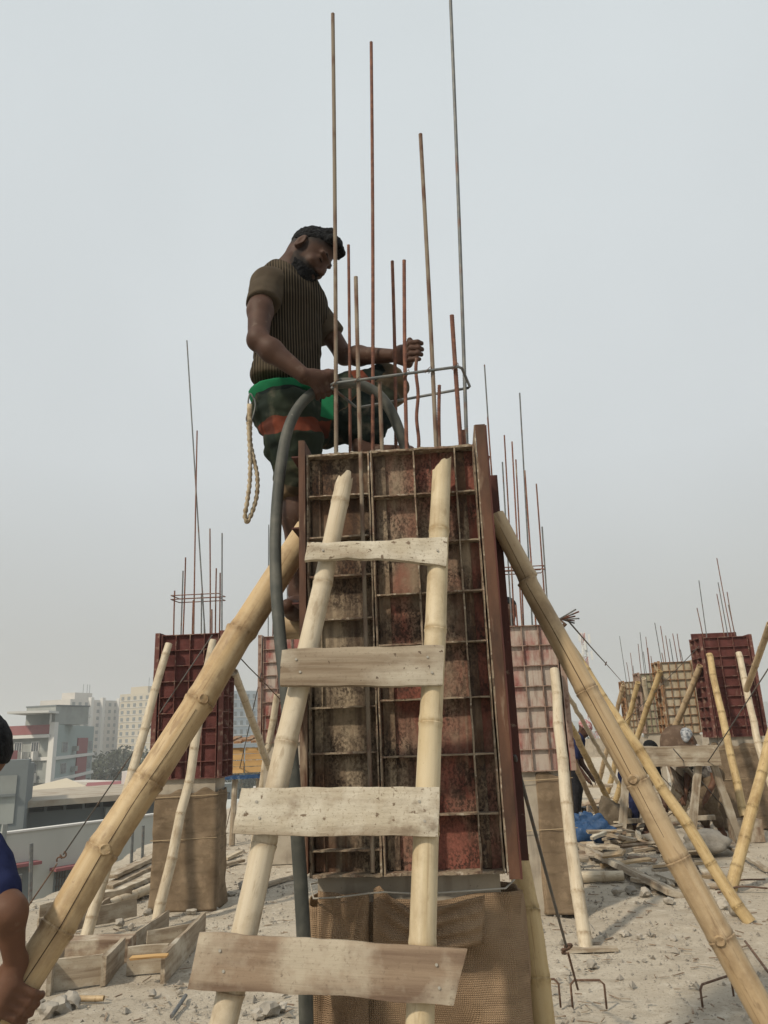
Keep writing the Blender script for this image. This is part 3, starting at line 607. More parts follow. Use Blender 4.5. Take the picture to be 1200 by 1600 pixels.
# ------------------------------------------------------------------ the ladder
def ladder():
    zl = lambda p: p
    LT, LB = W(541, 738, 2.105), W(343, 1605, 1.85); RT, RB = W(691, 712, 2.10), W(659, 1605, 1.862)
    def down(t, b): d = (b - t) / (t[2] - b[2]); return t + d * (t[2] - 0.0)
    Lf, Rf = down(LT, LB), down(RT, RB)
    L = empty('bamboo_ladder', (Lf + Rf) / 2)
    tag(L, 'pale bamboo ladder with four nailed board rungs leaning on the steel form', 'ladder')
    def nodes_at(f, t, ys, x):
        out = []
        for y in ys:
            k = min(np.linspace(0, 1, 800), key=lambda s_: abs(PX(lerp(f, t, s_))[1] - y)); out.append(k * float(np.linalg.norm(t - f)))
        return sorted(out)
    bamboo('rail', [Lf, lerp(Lf, LT, .5) + np.array([0.004, 0, 0]), LT], 0.034, 0.0245, M_bam_pale, nodes_at(Lf, LT, (785, 910, 1158, 1318, 1550), 0), n=22, parent=L, seed=3, kink=0.5, cut=(0.9, -0.3, 0.075))
    bamboo('rail', [Rf, lerp(Rf, RT, .55) + np.array([-0.006, 0, 0]), RT], 0.0335, 0.027, M_bam_ladder, nodes_at(Rf, RT, (829, 985, 1130, 1300, 1480), 0), n=22, parent=L, seed=8, kink=0.5, cut=(0.8, 0.5, 0.05), scars=())
    # plane of the rail fronts
    n_ = unit(np.cross(RT - Lf, LT - Rf)); n_ = n_ if n_[1] < 0 else -n_
    c0 = (Lf + Rf) / 2
    def on(x, y, off):
        d = ray(x, y); o = c0 + n_ * off; return CAM + d * (((o - CAM) @ n_) / (d @ n_))
    specs = [([(479, 847), (540, 846), (600, 843), (650, 840), (700, 838)], [(477, 873), (530, 872), (590, 872), (640, 877), (698, 883)], 0.045, M_wood_pale, 0.016),
             ([(441, 1014), (500, 1011), (560, 1010), (630, 1009), (694, 1008)], [(437, 1070), (500, 1072), (560, 1071), (630, 1070), (692, 1069)], 0.048, M_wood, 0.018),
             ([(377, 1231), (450, 1230), (530, 1230), (610, 1229), (687, 1229)], [(362, 1303), (450, 1305), (530, 1305), (610, 1305), (685, 1306)], 0.050, M_wood_pale, 0.02),
             ([(312, 1456), (400, 1462), (520, 1469), (640, 1478), (730, 1484)], [(292, 1546), (400, 1550), (520, 1556), (640, 1568), (709, 1572)], 0.052, M_wood_brown, 0.024)]
    for k, (tp, bt, off, mt, th) in enumerate(specs):
        nx, nz = 44, 7; rg = np.random.RandomState(k); tk = np.linspace(0, 1, len(tp)); F_ = []
        M = frame_n(on(*bt[0], off), on(*bt[-1], off), n_); Mi = M.inverted(); V = []
        for i in range(nx + 1):
            t = i / nx; a = np.array([np.interp(t, tk, [p[q] for p in tp]) for q in (0, 1)]); b = np.array([np.interp(t, tk, [p[q] for p in bt]) for q in (0, 1)])
            for j in range(nz + 1):
                p = on(*lerp(b, a, j / nz), off); lp = np.array(Mi @ Vector(p.tolist()))
                nse = float(fbm(np.array([lp[2] * 18, lp[0] * 30, k * 3.3]), 3, k))
                if j in (0, nz): lp[0] += 0.0022 * nse; lp[1] -= 0.0025
                if i in (0, nx): lp[2] += 0.002 * nse; lp[1] -= 0.002
                lp[1] += 0.0012 * nse; V.append(lp)
        N = len(V); Vb = [p - np.array([0, th, 0]) for p in V]; m_ = nz + 1; fs = []
        for i in range(nx):
            for j in range(nz):
                a = i * m_ + j; q = (a, a + 1, a + m_ + 1, a + m_); fs += [q, tuple(N + x for x in q[::-1])]
        for i in range(nx): fs += [(i * m_, (i + 1) * m_, N + (i + 1) * m_, N + i * m_), (N + i * m_ + nz, N + (i + 1) * m_ + nz, (i + 1) * m_ + nz, i * m_ + nz)]
        for j in range(nz): fs += [(N + j, N + j + 1, j + 1, j), (nx * m_ + j, nx * m_ + j + 1, N + nx * m_ + j + 1, N + nx * m_ + j)]
        rung = MB().add(V + Vb, fs).build('rung', mt, L, M=M, smooth=35)
        for (fx, fy) in ((0.09, .7), (.12, .35), (.90, .7), (.93, .3)) if k else ((.12, .5), (.93, .5)):
            a = lerp(lerp(bt[0], bt[-1], fx), lerp(tp[0], tp[-1], fx), fy); p = np.array(Mi @ Vector(on(*a, off).tolist()))
            nl = MB().tube([p + np.array([0, -.003, 0]), p + np.array([0, 0.0025, 0])], 0.0032, 8)
            me = nl.mesh('nail', M_white_string); q = bpy.data.objects.new('nail', me); col.objects.link(q); q.parent = rung
    return L
ladder()

# ------------------------------------------------------------------ the props of the main column
def prop_px(name, pts, r0, r1, mat, label, foot_ground=False, group='bamboo props', cat='bamboo prop', **k):
    P = [W(*p) for p in pts]
    if foot_ground:                                 # carry the last leg on down to the slab
        d = P[-1] - P[-2]; P.append(P[-1] + d * (P[-1][2] - 0.01) / (-d[2]))
    P = P[::-1]                                     # from the foot up
    o = bamboo(name, P, r0, r1, mat, **k); tag(o, label, cat, group); return o
def node_m(P, pxs):                                 # metres along the straight prop where given pixels fall
    L = float(np.linalg.norm(P[-1] - P[0])); out = []
    for (x, y) in pxs:
        s_ = min(np.linspace(0, 1, 900), key=lambda t: (PX(lerp(P[0], P[-1], t))[0] - x) ** 2 + (PX(lerp(P[0], P[-1], t))[1] - y) ** 2); out.append(s_ * L)
    return sorted(out)
a, b = W(481, 827, 2.37), W(-4, 1604, 1.95); d = (b - a); foot = b + d * (b[2] - 0.01) / (-d[2])
P = [foot, lerp(foot, a, 0.55) + np.array([-0.006, 0, 0.012]), a]
o = bamboo('bamboo_prop', P, 0.040, 0.042, M_bam_yel, node_m(P, [(380, 990), (322, 1103), (226, 1215), (160, 1328), (82, 1444)]) + [0.15, 0.42], n=26, seed=11, kink=0.7, crack=(.62, 1.75, .35, .3),
           scars=[(s_, 0.30, -0.1) for s_ in node_m(P, [(323, 1103), (168, 1331)])])
tag(o, 'thick yellow bamboo prop slanting to the lower left corner, gripped by a hand', 'bamboo prop', 'bamboo props')
def crack_line():
    pass
a, b = W(774, 806, 2.40), W(1203, 1596, 2.2); d = (b - a); foot = b + d * (b[2] - 0.01) / (-d[2])
P = [foot, lerp(foot, a, 0.55) + np.array([-0.010, 0, -0.012]), a]
o = bamboo('bamboo_prop', P, 0.038, 0.030, M_bam_tan, node_m(P, [(828, 905), (905, 1085), (985, 1228), (1050, 1348), (1120, 1470)]) + [0.2], n=26, seed=12, kink=0.8, crack=(1.2, 2.2, -.4, .2),
           scars=[(s_, -0.55, -0.1) for s_ in node_m(P, [(975, 1226), (1115, 1470)])])
tag(o, 'thick tan bamboo prop slanting from the steel form to the lower right corner', 'bamboo prop', 'bamboo props')
prop_px('bamboo_prop', [(806, 1330, 2.58), (829, 1450, 2.50), (845, 1580, 2.43)], 0.037, 0.033, M_bam_lemon, 'upright bamboo prop low down beside the burlap foot of the nearest column', foot_ground=True, seed=14, n=22, spacing=0.17)

# ------------------------------------------------------------------ the vibrator hose
def spline(pts, per=8):
    P = np.asarray(pts, float); P = np.vstack([2 * P[0] - P[1], P, 2 * P[-1] - P[-2]]); out = []
    for i in range(1, len(P) - 2):
        for t in np.linspace(0, 1, per, endpoint=False):
            a, b, c, d = P[i - 1:i + 3]; out.append(0.5 * (2 * b + (c - a) * t + (2 * a - 5 * b + 4 * c - d) * t * t + (3 * b - a - 3 * c + d) * t ** 3))
    out.append(P[-2]); return np.array(out)
HOSE = [(640, 725, 2.36), (629, 688, 2.35), (612, 645, 2.34), (588, 614, 2.33), (552, 599, 2.31), (510, 604, 2.30), (475, 626, 2.29), (451, 668, 2.27), (438, 735, 2.25), (431, 820, 2.21), (431, 900, 2.17), (437, 990, 2.13), (447, 1080, 2.09), (455, 1170, 2.07), (463, 1280, 2.06), (471, 1400, 2.06), (476, 1500, 2.06), (479, 1610, 2.06)]
hp = [W(*q) for q in HOSE]; hp.append(np.array([hp[-1][0] + 0.01, 2.05, 0.45])); hp.append(np.array([hp[-1][0] - 0.02, 2.0, 0.12])); hp.append(np.array([hp[-1][0] - 0.12, 1.95, 0.022])); hp.append(np.array([hp[-1][0] - 0.9, 1.8, 0.022]))
hs = spline(hp, 10); HOSE_R = 0.0178
rr = np.full(len(hs), HOSE_R); rr[:14] = 0.017
tag(MB().tube(hs, rr, 18).build('vibrator_hose', M_hose, smooth=True), 'thick grey rubber hose running from the standing man\'s hand down beside the ladder', 'hose')

# ------------------------------------------------------------------ the other columns on the roof
def far_column(xl, xr, yt, yb, Y, dep, cols, rows, msheet, mrib, burl, lab, bars, seed, link=None, back=0.0, rr=0.007, wrap=True, wtop=0.10, wu=0.0):
    pl, pr = W(xl, yt, Y), W(xr, yt, Y); zb = W(xl + (xr - xl) * .5, yb, Y)[2]; zt = (pl[2] + pr[2]) / 2; wd = pr[0] - pl[0]; H = zt - zb
    M = rotz((pl[0], Y, 0), -R(3)); Mi = M.inverted()
    c = empty('concrete_column', M=M); tag(c, lab[0], 'column', 'concrete columns further back')
    MB().box((0.01, 0.036, 0), (wd - 0.01, dep - 0.006, zt - 0.04)).build('concrete_core', M_conc, c, local=True)
    for i, (xt, y_t, xb, row) in enumerate(bars):
        v = {'f': 0.07, 'm': dep * .5, 'b': dep - 0.06}[row]; p0 = np.array([W(xb, yt, Y + v)[0], Y + v, zt - 0.1]); p1 = W(xt, y_t, Y + v)
        rebar('reinforcing_bar', p0, p1, rr, M_rust if i % 3 else M_greybar, c, ribs=False, n=6, bend=(0.01 * math.sin(i * 2.1), 0))
    if link:
        for yy in link:
            z = W((xl + xr) / 2, yy, Y + dep * .4)[2]; a_, b_, c_, d_ = [(0.05, .06), (wd - .03, .06), (wd - .03, dep - .05), (.05, dep - .05)]
            MB().tube([(*q, z + (0.01 if k in (2, 3) else 0)) for k, q in enumerate((a_, b_, c_, d_, a_))], 0.005, 6).build('stirrup', M_rust, c, local=True)
    f = empty('steel_formwork', M=M @ Matrix.Translation((0, 0, zb))); tag(f, lab[1], 'formwork', 'steel forms further back')
    t = 0.007
    def B(name, lo, hi, mat): return MB().box(lo, hi).build(name, mat, f, local=True)
    B('face_sheet', (0.001, 0.030, 0.001), (wd - .001, 0.034, H - .001), msheet)
    vr = B('rib', (-t / 2, 0.0, 0), (t / 2, 0.0295, H), mrib); vr.location = (t / 2, 0, 0)
    for k in range(1, cols + 1): again(vr, f, (t / 2 + (wd - t) * k / cols, 0, 0))
    hr = B('rib', (t, 0.0015, -t / 2), (wd - t, 0.029, t / 2), mrib); hr.location = (0, 0, t / 2)
    for k in range(1, rows + 1): again(hr, f, (0, 0, t / 2 + (H - t) * k / rows))
    for sgn, u0 in ((-1, 0.0), (1, wd)):
        a, b = (u0 - 0.018, u0 - 0.014) if sgn < 0 else (u0 + 0.014, u0 + 0.018)
        B('side_sheet', (a, -0.01, 0.0), (b, dep + .01, H + .02), msheet)
        sv = B('side_rib', (-0.02, -t / 2, 0), (0.02, t / 2, H + .02), mrib); xs_ = u0 + sgn * 0.0385; sv.location = (xs_, -0.006, 0)
        for k in (1, 2): again(sv, f, (xs_, -0.006 + (dep + .012) * k / 2, 0))
        sh = B('side_rib', (-0.019, 0, -t / 2), (0.019, dep / 2 - t, t / 2), mrib); sh.location = (xs_, 0.0, t / 2)
        for k in range(rows + 1):
            for q in (0, 1):
                if k or q: again(sh, f, (xs_, q * dep / 2 + 0.0, t / 2 + (H - t) * k / rows))
    B('back_panel', (-0.02, dep + .011, 0), (wd + .02, dep + .016, H + back), msheet)
    if wrap:
        w_ = burlap_wrap('burlap_wrap', burl, M, -0.004 + wu, wd + 0.004, 0.028, dep + .004, 0.012, zb - wtop, seed, top=0.04, amp=0.011, flare=0.02, nh=52, npr=30)
        tag(w_, lab[2], 'burlap', 'burlap wraps further back')
        zs_ = zb - wtop - 0.05
        p = [(-.022, .006), (wd + .022, .006), (wd + .022, dep + .024), (-.022, dep + .024), (-.022, .006)]
        for zz in (zs_, zs_ * .62):
            wire('tie_string', [np.array(M @ Vector((*q, zz + (0.015 if i % 2 else 0)))) for i, q in enumerate(p)], 0.003, M_string, 'jute string tied ' + ('high' if zz == zs_ else 'low') + ' round ' + lab[3], 'string')
    return M, pl, wd, zb, zt

far_column(253, 343, 991, 1217, 7.05, 0.36, 4, 9, M_form_maroon, M_rib_maroon, M_burlap2,
    ('concrete column with crossed tall bars, left of the ladder beside the apartment view', 'clean maroon gridded steel form left of the big bamboo prop', 'burlap cloth wrapped to the floor round the column under the clean maroon form', 'the burlap under the clean maroon form at left'),
    [(292, 532, 322, 'm'), (308, 673, 303, 'f'), (290, 871, 286, 'f'), (286, 892, 283, 'b'), (273, 923, 272, 'f'), (328, 826, 329, 'b'), (347, 833, 347, 'f'), (338, 888, 337, 'b'), (344, 895, 343, 'm'), (315, 927, 315, 'f'), (302, 938, 301, 'b'), (331, 952, 331, 'f'), (319, 968, 320, 'm')], 21, link=(938, 932))
far_column(411, 500, 993, 1160, 9.3, 0.36, 4, 8, M_form_pink, M_rib_grey, M_burlap2,
    ('bare concrete column glimpsed between the hose and the left ladder rail', 'scuffed reddish steel form glimpsed behind the left ladder rail', 'x', 'x'),
    [(420, 820, 419, 'f'), (427, 905, 426, 'b'), (438, 850, 436, 'm'), (447, 800, 450, 'f'), (452, 812, 450, 'b'), (462, 890, 461, 'f'), (468, 880, 468, 'm'), (474, 905, 475, 'b'), (457, 860, 458, 'b')], 22, wrap=False)
far_column(787, 866, 977, 1206, 6.45, 0.34, 3, 7, M_form_pink, M_rib_grey, M_burlap2,
    ('concrete column with leaning tall bars, just right of the main form', 'pale scuffed red gridded steel form just right of the main form', 'ragged burlap on the column right of the nearest one', 'the ragged burlap right of the main column'),
    [(757, 570, 783, 'b'), (762, 652, 786, 'f'), (788, 680, 803, 'b'), (785, 722, 799, 'f'), (800, 690, 815, 'f'), (806, 718, 817, 'b'), (812, 614, 831, 'm'), (820, 735, 837, 'f'), (838, 756, 853, 'b'), (847, 823, 857, 'f'), (801, 935, 804, 'm'), (806, 945, 809, 'f')], 23, link=(893, 888), wtop=0.02, wu=0.17)
far_column(1098, 1166, 995, 1152, 10.6, 0.40, 3, 10, M_form_maroon, M_rib_maroon, M_burlap2,
    ('concrete column at far right between two bamboo props', 'dark maroon gridded steel form at far right with a taller back sheet', 'burlap cloth round the far right column below the dark maroon form', 'the burlap below the dark maroon form at far right'),
    [(1092, 907, 1104, 'b'), (1089, 950, 1099, 'f'), (1120, 872, 1144, 'm'), (1122, 910, 1138, 'f'), (1120, 928, 1132, 'b'), (1136, 925, 1149, 'f'), (1138, 945, 1150, 'b')], 24, back=0.10, wtop=0.10)
far_column(1032, 1078, 1034, 1146, 12.6, 0.36, 4, 8, M_form_beige, M_rib_rusty, M_burlap2,
    ('concrete column under the beige cement-coated form', 'beige cement-coated gridded form left of the dark maroon one', 'x', 'x'),
    [(1023, 973, 1034, 'f'), (1032, 978, 1040, 'b'), (1040, 993, 1047, 'f'), (1046, 998, 1052, 'm'), (1051, 990, 1059, 'b'), (1058, 990, 1065, 'f'), (1063, 1015, 1068, 'm'), (1034, 1020, 1037, 'm')], 25, wrap=False)
far_column(1000, 1023, 1052, 1146, 15.0, 0.34, 3, 8, M_form_green, M_rib_grey, M_burlap2,
    ('concrete column under the narrow mossy grey form', 'narrow mossy grey form left of the beige one', 'x', 'x'),
    [(1000, 988, 1007, 'f'), (997, 1006, 1002, 'b'), (1009, 995, 1015, 'f'), (1005, 1018, 1010, 'm'), (1012, 1012, 1017, 'b'), (1017, 1025, 1021, 'm')], 26, wrap=False)
far_column(976, 993, 1065, 1146, 17.2, 0.34, 3, 8, M_form_beige, M_rib_rusty, M_burlap2,
    ('furthest concrete column at the left end of the row', 'furthest small beige form at the left end of the row', 'x', 'x'),
    [(968, 994, 979, 'f'), (979, 1035, 984, 'b'), (985, 1020, 991, 'f'), (989, 1040, 992, 'm')], 27, wrap=False)
# a beam-like pipe end and prop poking in from a column outside the frame
o = bamboo('bamboo_prop', [W(1166, 1078, 9.0), W(1188, 1020, 8.4), W(1203, 975, 7.9)], 0.035, 0.035, M_bam_tan, n=12, seed=31); tag(o, 'short tan bamboo pole ending at the right edge above the dark maroon form', 'bamboo pole', 'bamboo props')
o = bamboo('bamboo_prop', [W(1203, 975, 7.9) + np.array([0.0, 0, -0.10]), W(1203, 975, 7.9) + np.array([0.9, 0.1, -0.11])], 0.05, 0.05, M_wood_brown, n=14, seed=33); tag(o, 'dark brown pole end poking in from the right edge', 'pole', 'bamboo props')

# ------------------------------------------------------------------ props of the other columns
def prop2(top, foot_px, r, mat, label, seed, mid=None, rt=None, sp=0.3, z=0.0):
    a = W(*top); b = G(*foot_px, z) if len(foot_px) < 3 else W(*foot_px); pts = [b] + ([lerp(b, a, .5) + np.array(mid)] if mid else []) + [a]
    o = bamboo('bamboo_prop', pts, r, rt or r * .85, mat, seed=seed, n=12, spacing=sp, kink=0.9); tag(o, label, 'bamboo prop', 'bamboo props'); return o
prop2((264, 1006, 6.98), (134, 1466), 0.046, M_bam_pale, 'pale bamboo prop left of the clean maroon form, foot among the wooden frames', 41, rt=0.034)
prop2((333, 1000, 6.98), (243, 1452), 0.044, M_bam_pale, 'pale bamboo prop crossing the front of the left burlap column', 42, mid=(0.03, 0, 0), rt=0.034)
prop2((366, 1050, 7.35), (462, 1310), 0.042, M_bam_pale, 'short pale bamboo prop right of the clean maroon form, sloping to the ladder', 43, rt=0.038)
prop2((433, 1085, 9.2), (392, 1345), 0.045, M_bam_pale, 'slim pale bamboo prop beside the left ladder rail', 44)
prop2((866, 1046, 6.38), (916, 1484), 0.045, M_bam_pale, 'whitish bamboo prop standing on a wood scrap, right of the main form', 45, mid=(-.03, 0, 0), rt=0.038)
prop2((876, 990, 6.75), (1172, 1441), 0.046, M_bam_lemon, 'long yellow bamboo prop running behind the thick tan one', 46, rt=0.038, mid=(.02, 0, -.02))
prop2((1108, 1022, 10.5), (1163, 1276, 9.7), 0.05, M_bam_lemon, 'yellow bamboo prop in front of the dark maroon form', 47, rt=0.042)
prop2((1154, 1020, 10.5), (1222, 1290, 9.6), 0.048, M_bam_pale, 'whitish bamboo prop in front of the dark maroon form', 48, mid=(-.04, 0, 0))
prop2((1213, 1120, 7.6), (1141, 1392), 0.052, M_bam_lemon, 'yellow bamboo prop slanting in from the right edge to the floor', 49)
prop2((1094, 1040, 10.7), (996, 1277), 0.05, M_bam_tan, 'tan bamboo prop left of the dark maroon form crossing the trestle beam', 50)
prop2((1031, 1048, 12.5), (958, 1262), 0.052, M_bam_lemon, 'yellow prop leaning left from the beige form', 51)
prop2((997, 1066, 14.9), (949, 1240), 0.055, M_bam_lemon, 'yellow prop leaning left from the narrow mossy form', 52)
prop2((1006, 1060, 14.8), (1036, 1240), 0.05, M_bam_pale, 'pale prop leaning right in front of the narrow mossy form', 53)
prop2((974, 1070, 17.0), (935, 1225), 0.055, M_bam_tan, 'thin tan prop at the left end of the far row', 54)
prop2((884, 1118, 8.2), (962, 1272), 0.042, M_bam_lemon, 'yellow pole behind the thick tan prop, near the blue sheet', 55)
prop2((886, 1165, 8.6), (946, 1302), 0.034, M_bam_tan, 'thin brown pole sloping down to the scrap pile', 56)
prop2((884, 1080, 9.4), (975, 1240), 0.034, M_bam_pale, 'thin pale pole far behind the thick tan prop', 57)
q = W(1163, 1276, 9.7); o = MB().box((q[0] - .16, 9.6, 0), (q[0] + .16, 9.85, max(.05, q[2] - .03))).build('footing_block', M_wood_brown); tag(o, 'wooden block under the foot of the yellow prop at far right', 'wood block')
# foot block under the whitish prop
fb = G(916, 1484); o = board('wood_scrap', fb + np.array([-.13, -.03, .012]), fb + np.array([.19, -.05, .012]), (0, 0, 1), .06, .022, M_wood, seed=4); tag(o, 'flat wood scrap under the foot of the whitish bamboo prop', 'wood scrap')

# ------------------------------------------------------------------ guy wires with hooks, staples in the floor
def hook(parent, p, d, s_=0.05):                    # an S hook with its eye at p, pointing along d
    d = unit(d); a = unit(np.cross(d, [0, 1, 0.2])); pts = arcpts(p - d * s_ * .0, a, d, s_ * .5, -2.0, 2.6, 12); pts += arcpts(p + d * s_ * 1.1, a, d, s_ * .5, -1.2 - 3.14, 2.0 - 3.14, 12)[::-1]
    return MB().tube(spline(pts, 3), 0.007, 7).build('hook', M_hook, parent, smooth=True)
def chain(parent, p0, p1, n=6):
    d = unit(p1 - p0); L = float(np.linalg.norm(p1 - p0)) / n; a0 = unit(np.cross(d, [0.1, 1, 0.3])); b0 = np.cross(d, a0)
    for i in range(n):
        a = a0 if i % 2 else b0; c = p0 + d * L * (i + .5); P = []
        for t in np.linspace(0, 2 * math.pi, 13): P.append(c + d * math.cos(t) * L * .62 + a * math.sin(t) * L * .22)
        MB().tube(P, 0.0055, 6, caps=False).build('chain_link', M_hook, parent, smooth=True)
def guy(p0, ph, p1, label, r=0.0062, n=0, straight=True):
    e = empty('guy_wire', p1); tag(e, label, 'guy wire', 'guy wires')
    MB().tube([p0, lerp(p0, ph, .5) + np.array([0, 0, -.006]), ph], r, 6).build('cable', M_wire, e, smooth=True)
    hook(e, ph, p1 - ph)
    q = ph + unit(p1 - ph) * 0.09
    if n: chain(e, q, p1, n)
    else: MB().tube([q, p1], 0.006, 6).build('rod', M_hook, e, smooth=True)
    return e
p0 = W(332, 992, 6.95); pe = G(38, 1425); guy(p0, lerp(p0, pe, .80), pe, 'wire stay hooked to a chain, crossing in front of the apartment block', n=0)
p0 = np.array(MM @ Vector((WID + .07, .30, 1.33))); pe = G(903, 1546, .06); guy(p0, lerp(p0, pe, .72), pe, 'rusty stay from the nearest column hooked to a floor staple', n=0)
p0 = W(886, 968, 6.6); pe = W(976, 1070, 17.0); guy(p0, lerp(p0, pe, .45), pe, 'taut cable from the rod bundle across to the furthest form', r=0.008)
p0 = W(868, 1028, 6.7); pe = G(1078, 1262); guy(p0, lerp(p0, pe, .8), pe, 'wire stay crossing in front of the beige form down to the floor', n=5)
p0 = W(1210, 1030, 7.0); pe = G(1042, 1288); guy(p0, lerp(p0, pe, .74), pe, 'wire stay crossing the dark maroon form from the right edge', n=5)
p0 = W(1052, 1170, 9.2); pe = G(1165, 1300); guy(p0, lerp(p0, pe, .72), pe, 'rusty rod stay passing the foot of the yellow prop at far right', r=.007)
p0 = W(1092, 1010, 9.9); pe = W(955, 1150, 17.0); guy(p0, lerp(p0, pe, .6), pe, 'thin cable in the sky between the far forms', r=.005)
p0 = W(408, 1052, 9.2); pe = G(352, 1300); guy(p0, lerp(p0, pe, .72), pe, 'thin stay hanging between the maroon form and the left ladder rail')
p0 = W(368, 1020, 7.4); pe = W(440, 1095, 9.2); guy(p0, lerp(p0, pe, .5), pe, 'short taut wire from the big left prop towards the scuffed form')
for i, (x, y, w_, h_) in enumerate(((895, 1576, .17, .13), (850, 1574, .085, .13), (1098, 1574, .26, .10))):
    g = G(x, y); a = np.array([1, -.12, 0]) if i < 2 else np.array([.85, .55, 0.0])
    P = [g, g + np.array([0, 0, h_ - .02]), g + np.array([0, 0, h_]) + a * .02, g + np.array([0, 0, h_]) + a * (w_ - .02), g + np.array([0, 0, h_ - .02]) + a * w_, g + a * w_]
    wire('floor_staple', P, 0.006, M_hook, ['bent bar staple in the floor with a hook on it', 'bent bar staple half hidden by the bamboo beside the nearest column', 'bent bar staple under the thick tan prop at lower right'][i], 'staple', group='floor staples')
# reinforcing rods lying at the right edge
for i, (a_, b_) in enumerate((((1118, 1392), (1196, 1378)), ((1122, 1398), (1200, 1392)), ((1165, 1475), (1205, 1530)))):
    a_ = G(*a_) + np.array([0, 0, .015]); b_ = G(*b_) + np.array([0, 0, .02]); mid = lerp(a_, b_, .5) + np.array([0, .05, .02])
    wire('bent_rod', spline([a_, mid, b_], 6), .008, M_hook, ['dark bent rod on the floor, the one further back', 'dark bent rod on the floor, the nearer of the pair', 'rusty bent rod at the lower right edge'][i], 'rod')
# bundle of rods on top of the column right of the main form
e = empty('rod_bundle', W(872, 968, 6.7)); tag(e, 'bundle of cut rods sticking out right of the leaning bars', 'rod bundle')
for i in range(7):
    a_ = W(866 + i, 972 - i, 6.62 + .03 * i); b_ = W(900 + 5 * math.sin(i * 2), 952 + 3.6 * i, 6.5 + .02 * i); MB().tube([a_, b_], .007, 6).build('rod', M_rust if i % 2 else M_greybar, e)
wire('binding_cord', [W(862, 985, 6.6), W(872, 966, 6.6), W(883, 975, 6.6), W(868, 990, 6.65)], .02, M_hook, 'dark cord lashing the rod bundle at the column top', 'cord')

# ------------------------------------------------------------------ wooden frames and boards at the left
def standing(parent, a_px, b_px, h_, th, mat, seed, z=0.0, lean=0.0):
    a_ = G(*a_px, z); b_ = G(*b_px, z); d = b_ - a_; nrm = np.array([d[1], -d[0], 0]); up = np.array([0, 0, h_ / 2])
    return board('board', a_ + up, b_ + up, nrm, h_, th, mat, parent=parent, seed=seed, rag=0.005)
def wframe(name, label, base, items):
    e = empty(name, G(*base)); tag(e, label, 'wooden frame', 'wooden shutter frames')
    for i, (a_, b_, h_, th, mt) in enumerate(items): standing(e, a_, b_, h_, th, mt, i + int(base[0]))
    return e
wframe('wooden_frame', 'small three-sided wooden frame lying nearest the big bamboo prop', (120, 1545), [((82, 1548), (158, 1538), .165, .022, M_wood), ((75, 1556), (96, 1522), .16, .025, M_wood), ((160, 1542), (190, 1508), .16, .03, M_wood)])
wframe('wooden_frame', 'open wooden frame with slanting sides left of the bottom rung', (258, 1520), [((198, 1524), (262, 1519), .16, .022, M_wood), ((254, 1538), (318, 1465), .17, .025, M_wood), ((205, 1490), (262, 1448), .12, .022, M_wood), ((228, 1492), (296, 1480), .15, .02, M_wood)])
wframe('wooden_frame', 'wooden frame further back behind the pale prop foot', (140, 1450), [((58, 1467), (212, 1432), .14, .022, M_wood), ((60, 1440), (205, 1412), .13, .022, M_wood), ((150, 1440), (170, 1425), .12, .02, M_wood)])
tb = board('timber_block', G(88, 1505) + np.array([0, 0, .075]), G(206, 1500) + np.array([0, 0, .075]), (0, 0, 1), .15, .14, M_wood_brown, seed=9, rag=.008); tag(tb, 'thick brown timber block lying between the wooden frames', 'timber')
for i, (a_, b_, z_, wd_, mt) in enumerate((((128, 1432), (250, 1392), .02, .15, M_wood), ((140, 1420), (252, 1378), .06, .14, M_wood_pale), ((165, 1405), (250, 1368), .10, .13, M_wood), ((172, 1398), (255, 1360), .16, .12, M_wood))):
    o = board('plank', G(*a_) + np.array([0, 0, z_]), G(*b_) + np.array([0, .1, z_ + .03]), (0, 0, 1), wd_, .035, mt, seed=60 + i, rag=.006); tag(o, ['lowest plank of the heap left of the burlap column', 'second plank of the heap left of the burlap column', 'third plank of the heap left of the burlap column', 'topmost plank of the heap left of the burlap column'][i], 'plank', 'planks in the left heap')
o = bamboo('bamboo_offcut', [G(168, 1425) + np.array([0, 0, .05]), G(252, 1392) + np.array([0, 0, .06])], .045, .04, M_bam_pale, seed=61, n=12); tag(o, 'short bamboo length lying at the foot of the left plank heap', 'bamboo', 'loose bamboo')
o = bamboo('bamboo_offcut', [G(100, 1567) + np.array([0, 0, .02]), G(162, 1566) + np.array([0, 0, .02])], .016, .015, M_bam_yel, seed=62, n=10, spacing=.12); tag(o, 'short yellow bamboo splint on the floor at lower left', 'bamboo', 'loose bamboo')
o = board('lath', G(205, 1497, .15), G(262, 1493, .17), (0, -.2, 1), .035, .012, M_wood_yel, seed=63); tag(o, 'pale split lath laid across the open wooden frame', 'lath')
for i, (a_, b_, mt) in enumerate((((395, 1392), (470, 1372), M_wood), ((352, 1345), (375, 1335), M_bam_pale), ((350, 1355), (380, 1349), M_wood))):
    o = board('plank', G(*a_) + np.array([0, 0, .02]), G(*b_) + np.array([0, 0, .03]), (0, 0, 1), .06, .03, mt, seed=70 + i); tag(o, ['thin plank on the floor behind the hose', 'pale batten beside the left burlap column', 'grey batten beside the left burlap column'][i], 'plank')
o = MB().tube([G(268, 1592) + np.array([0, 0, .012]), G(290, 1560) + np.array([0, 0, .014])], .011, 8).build('pipe_offcut', M_greybar); tag(o, 'short grey pipe piece on the floor left of the ladder', 'pipe')

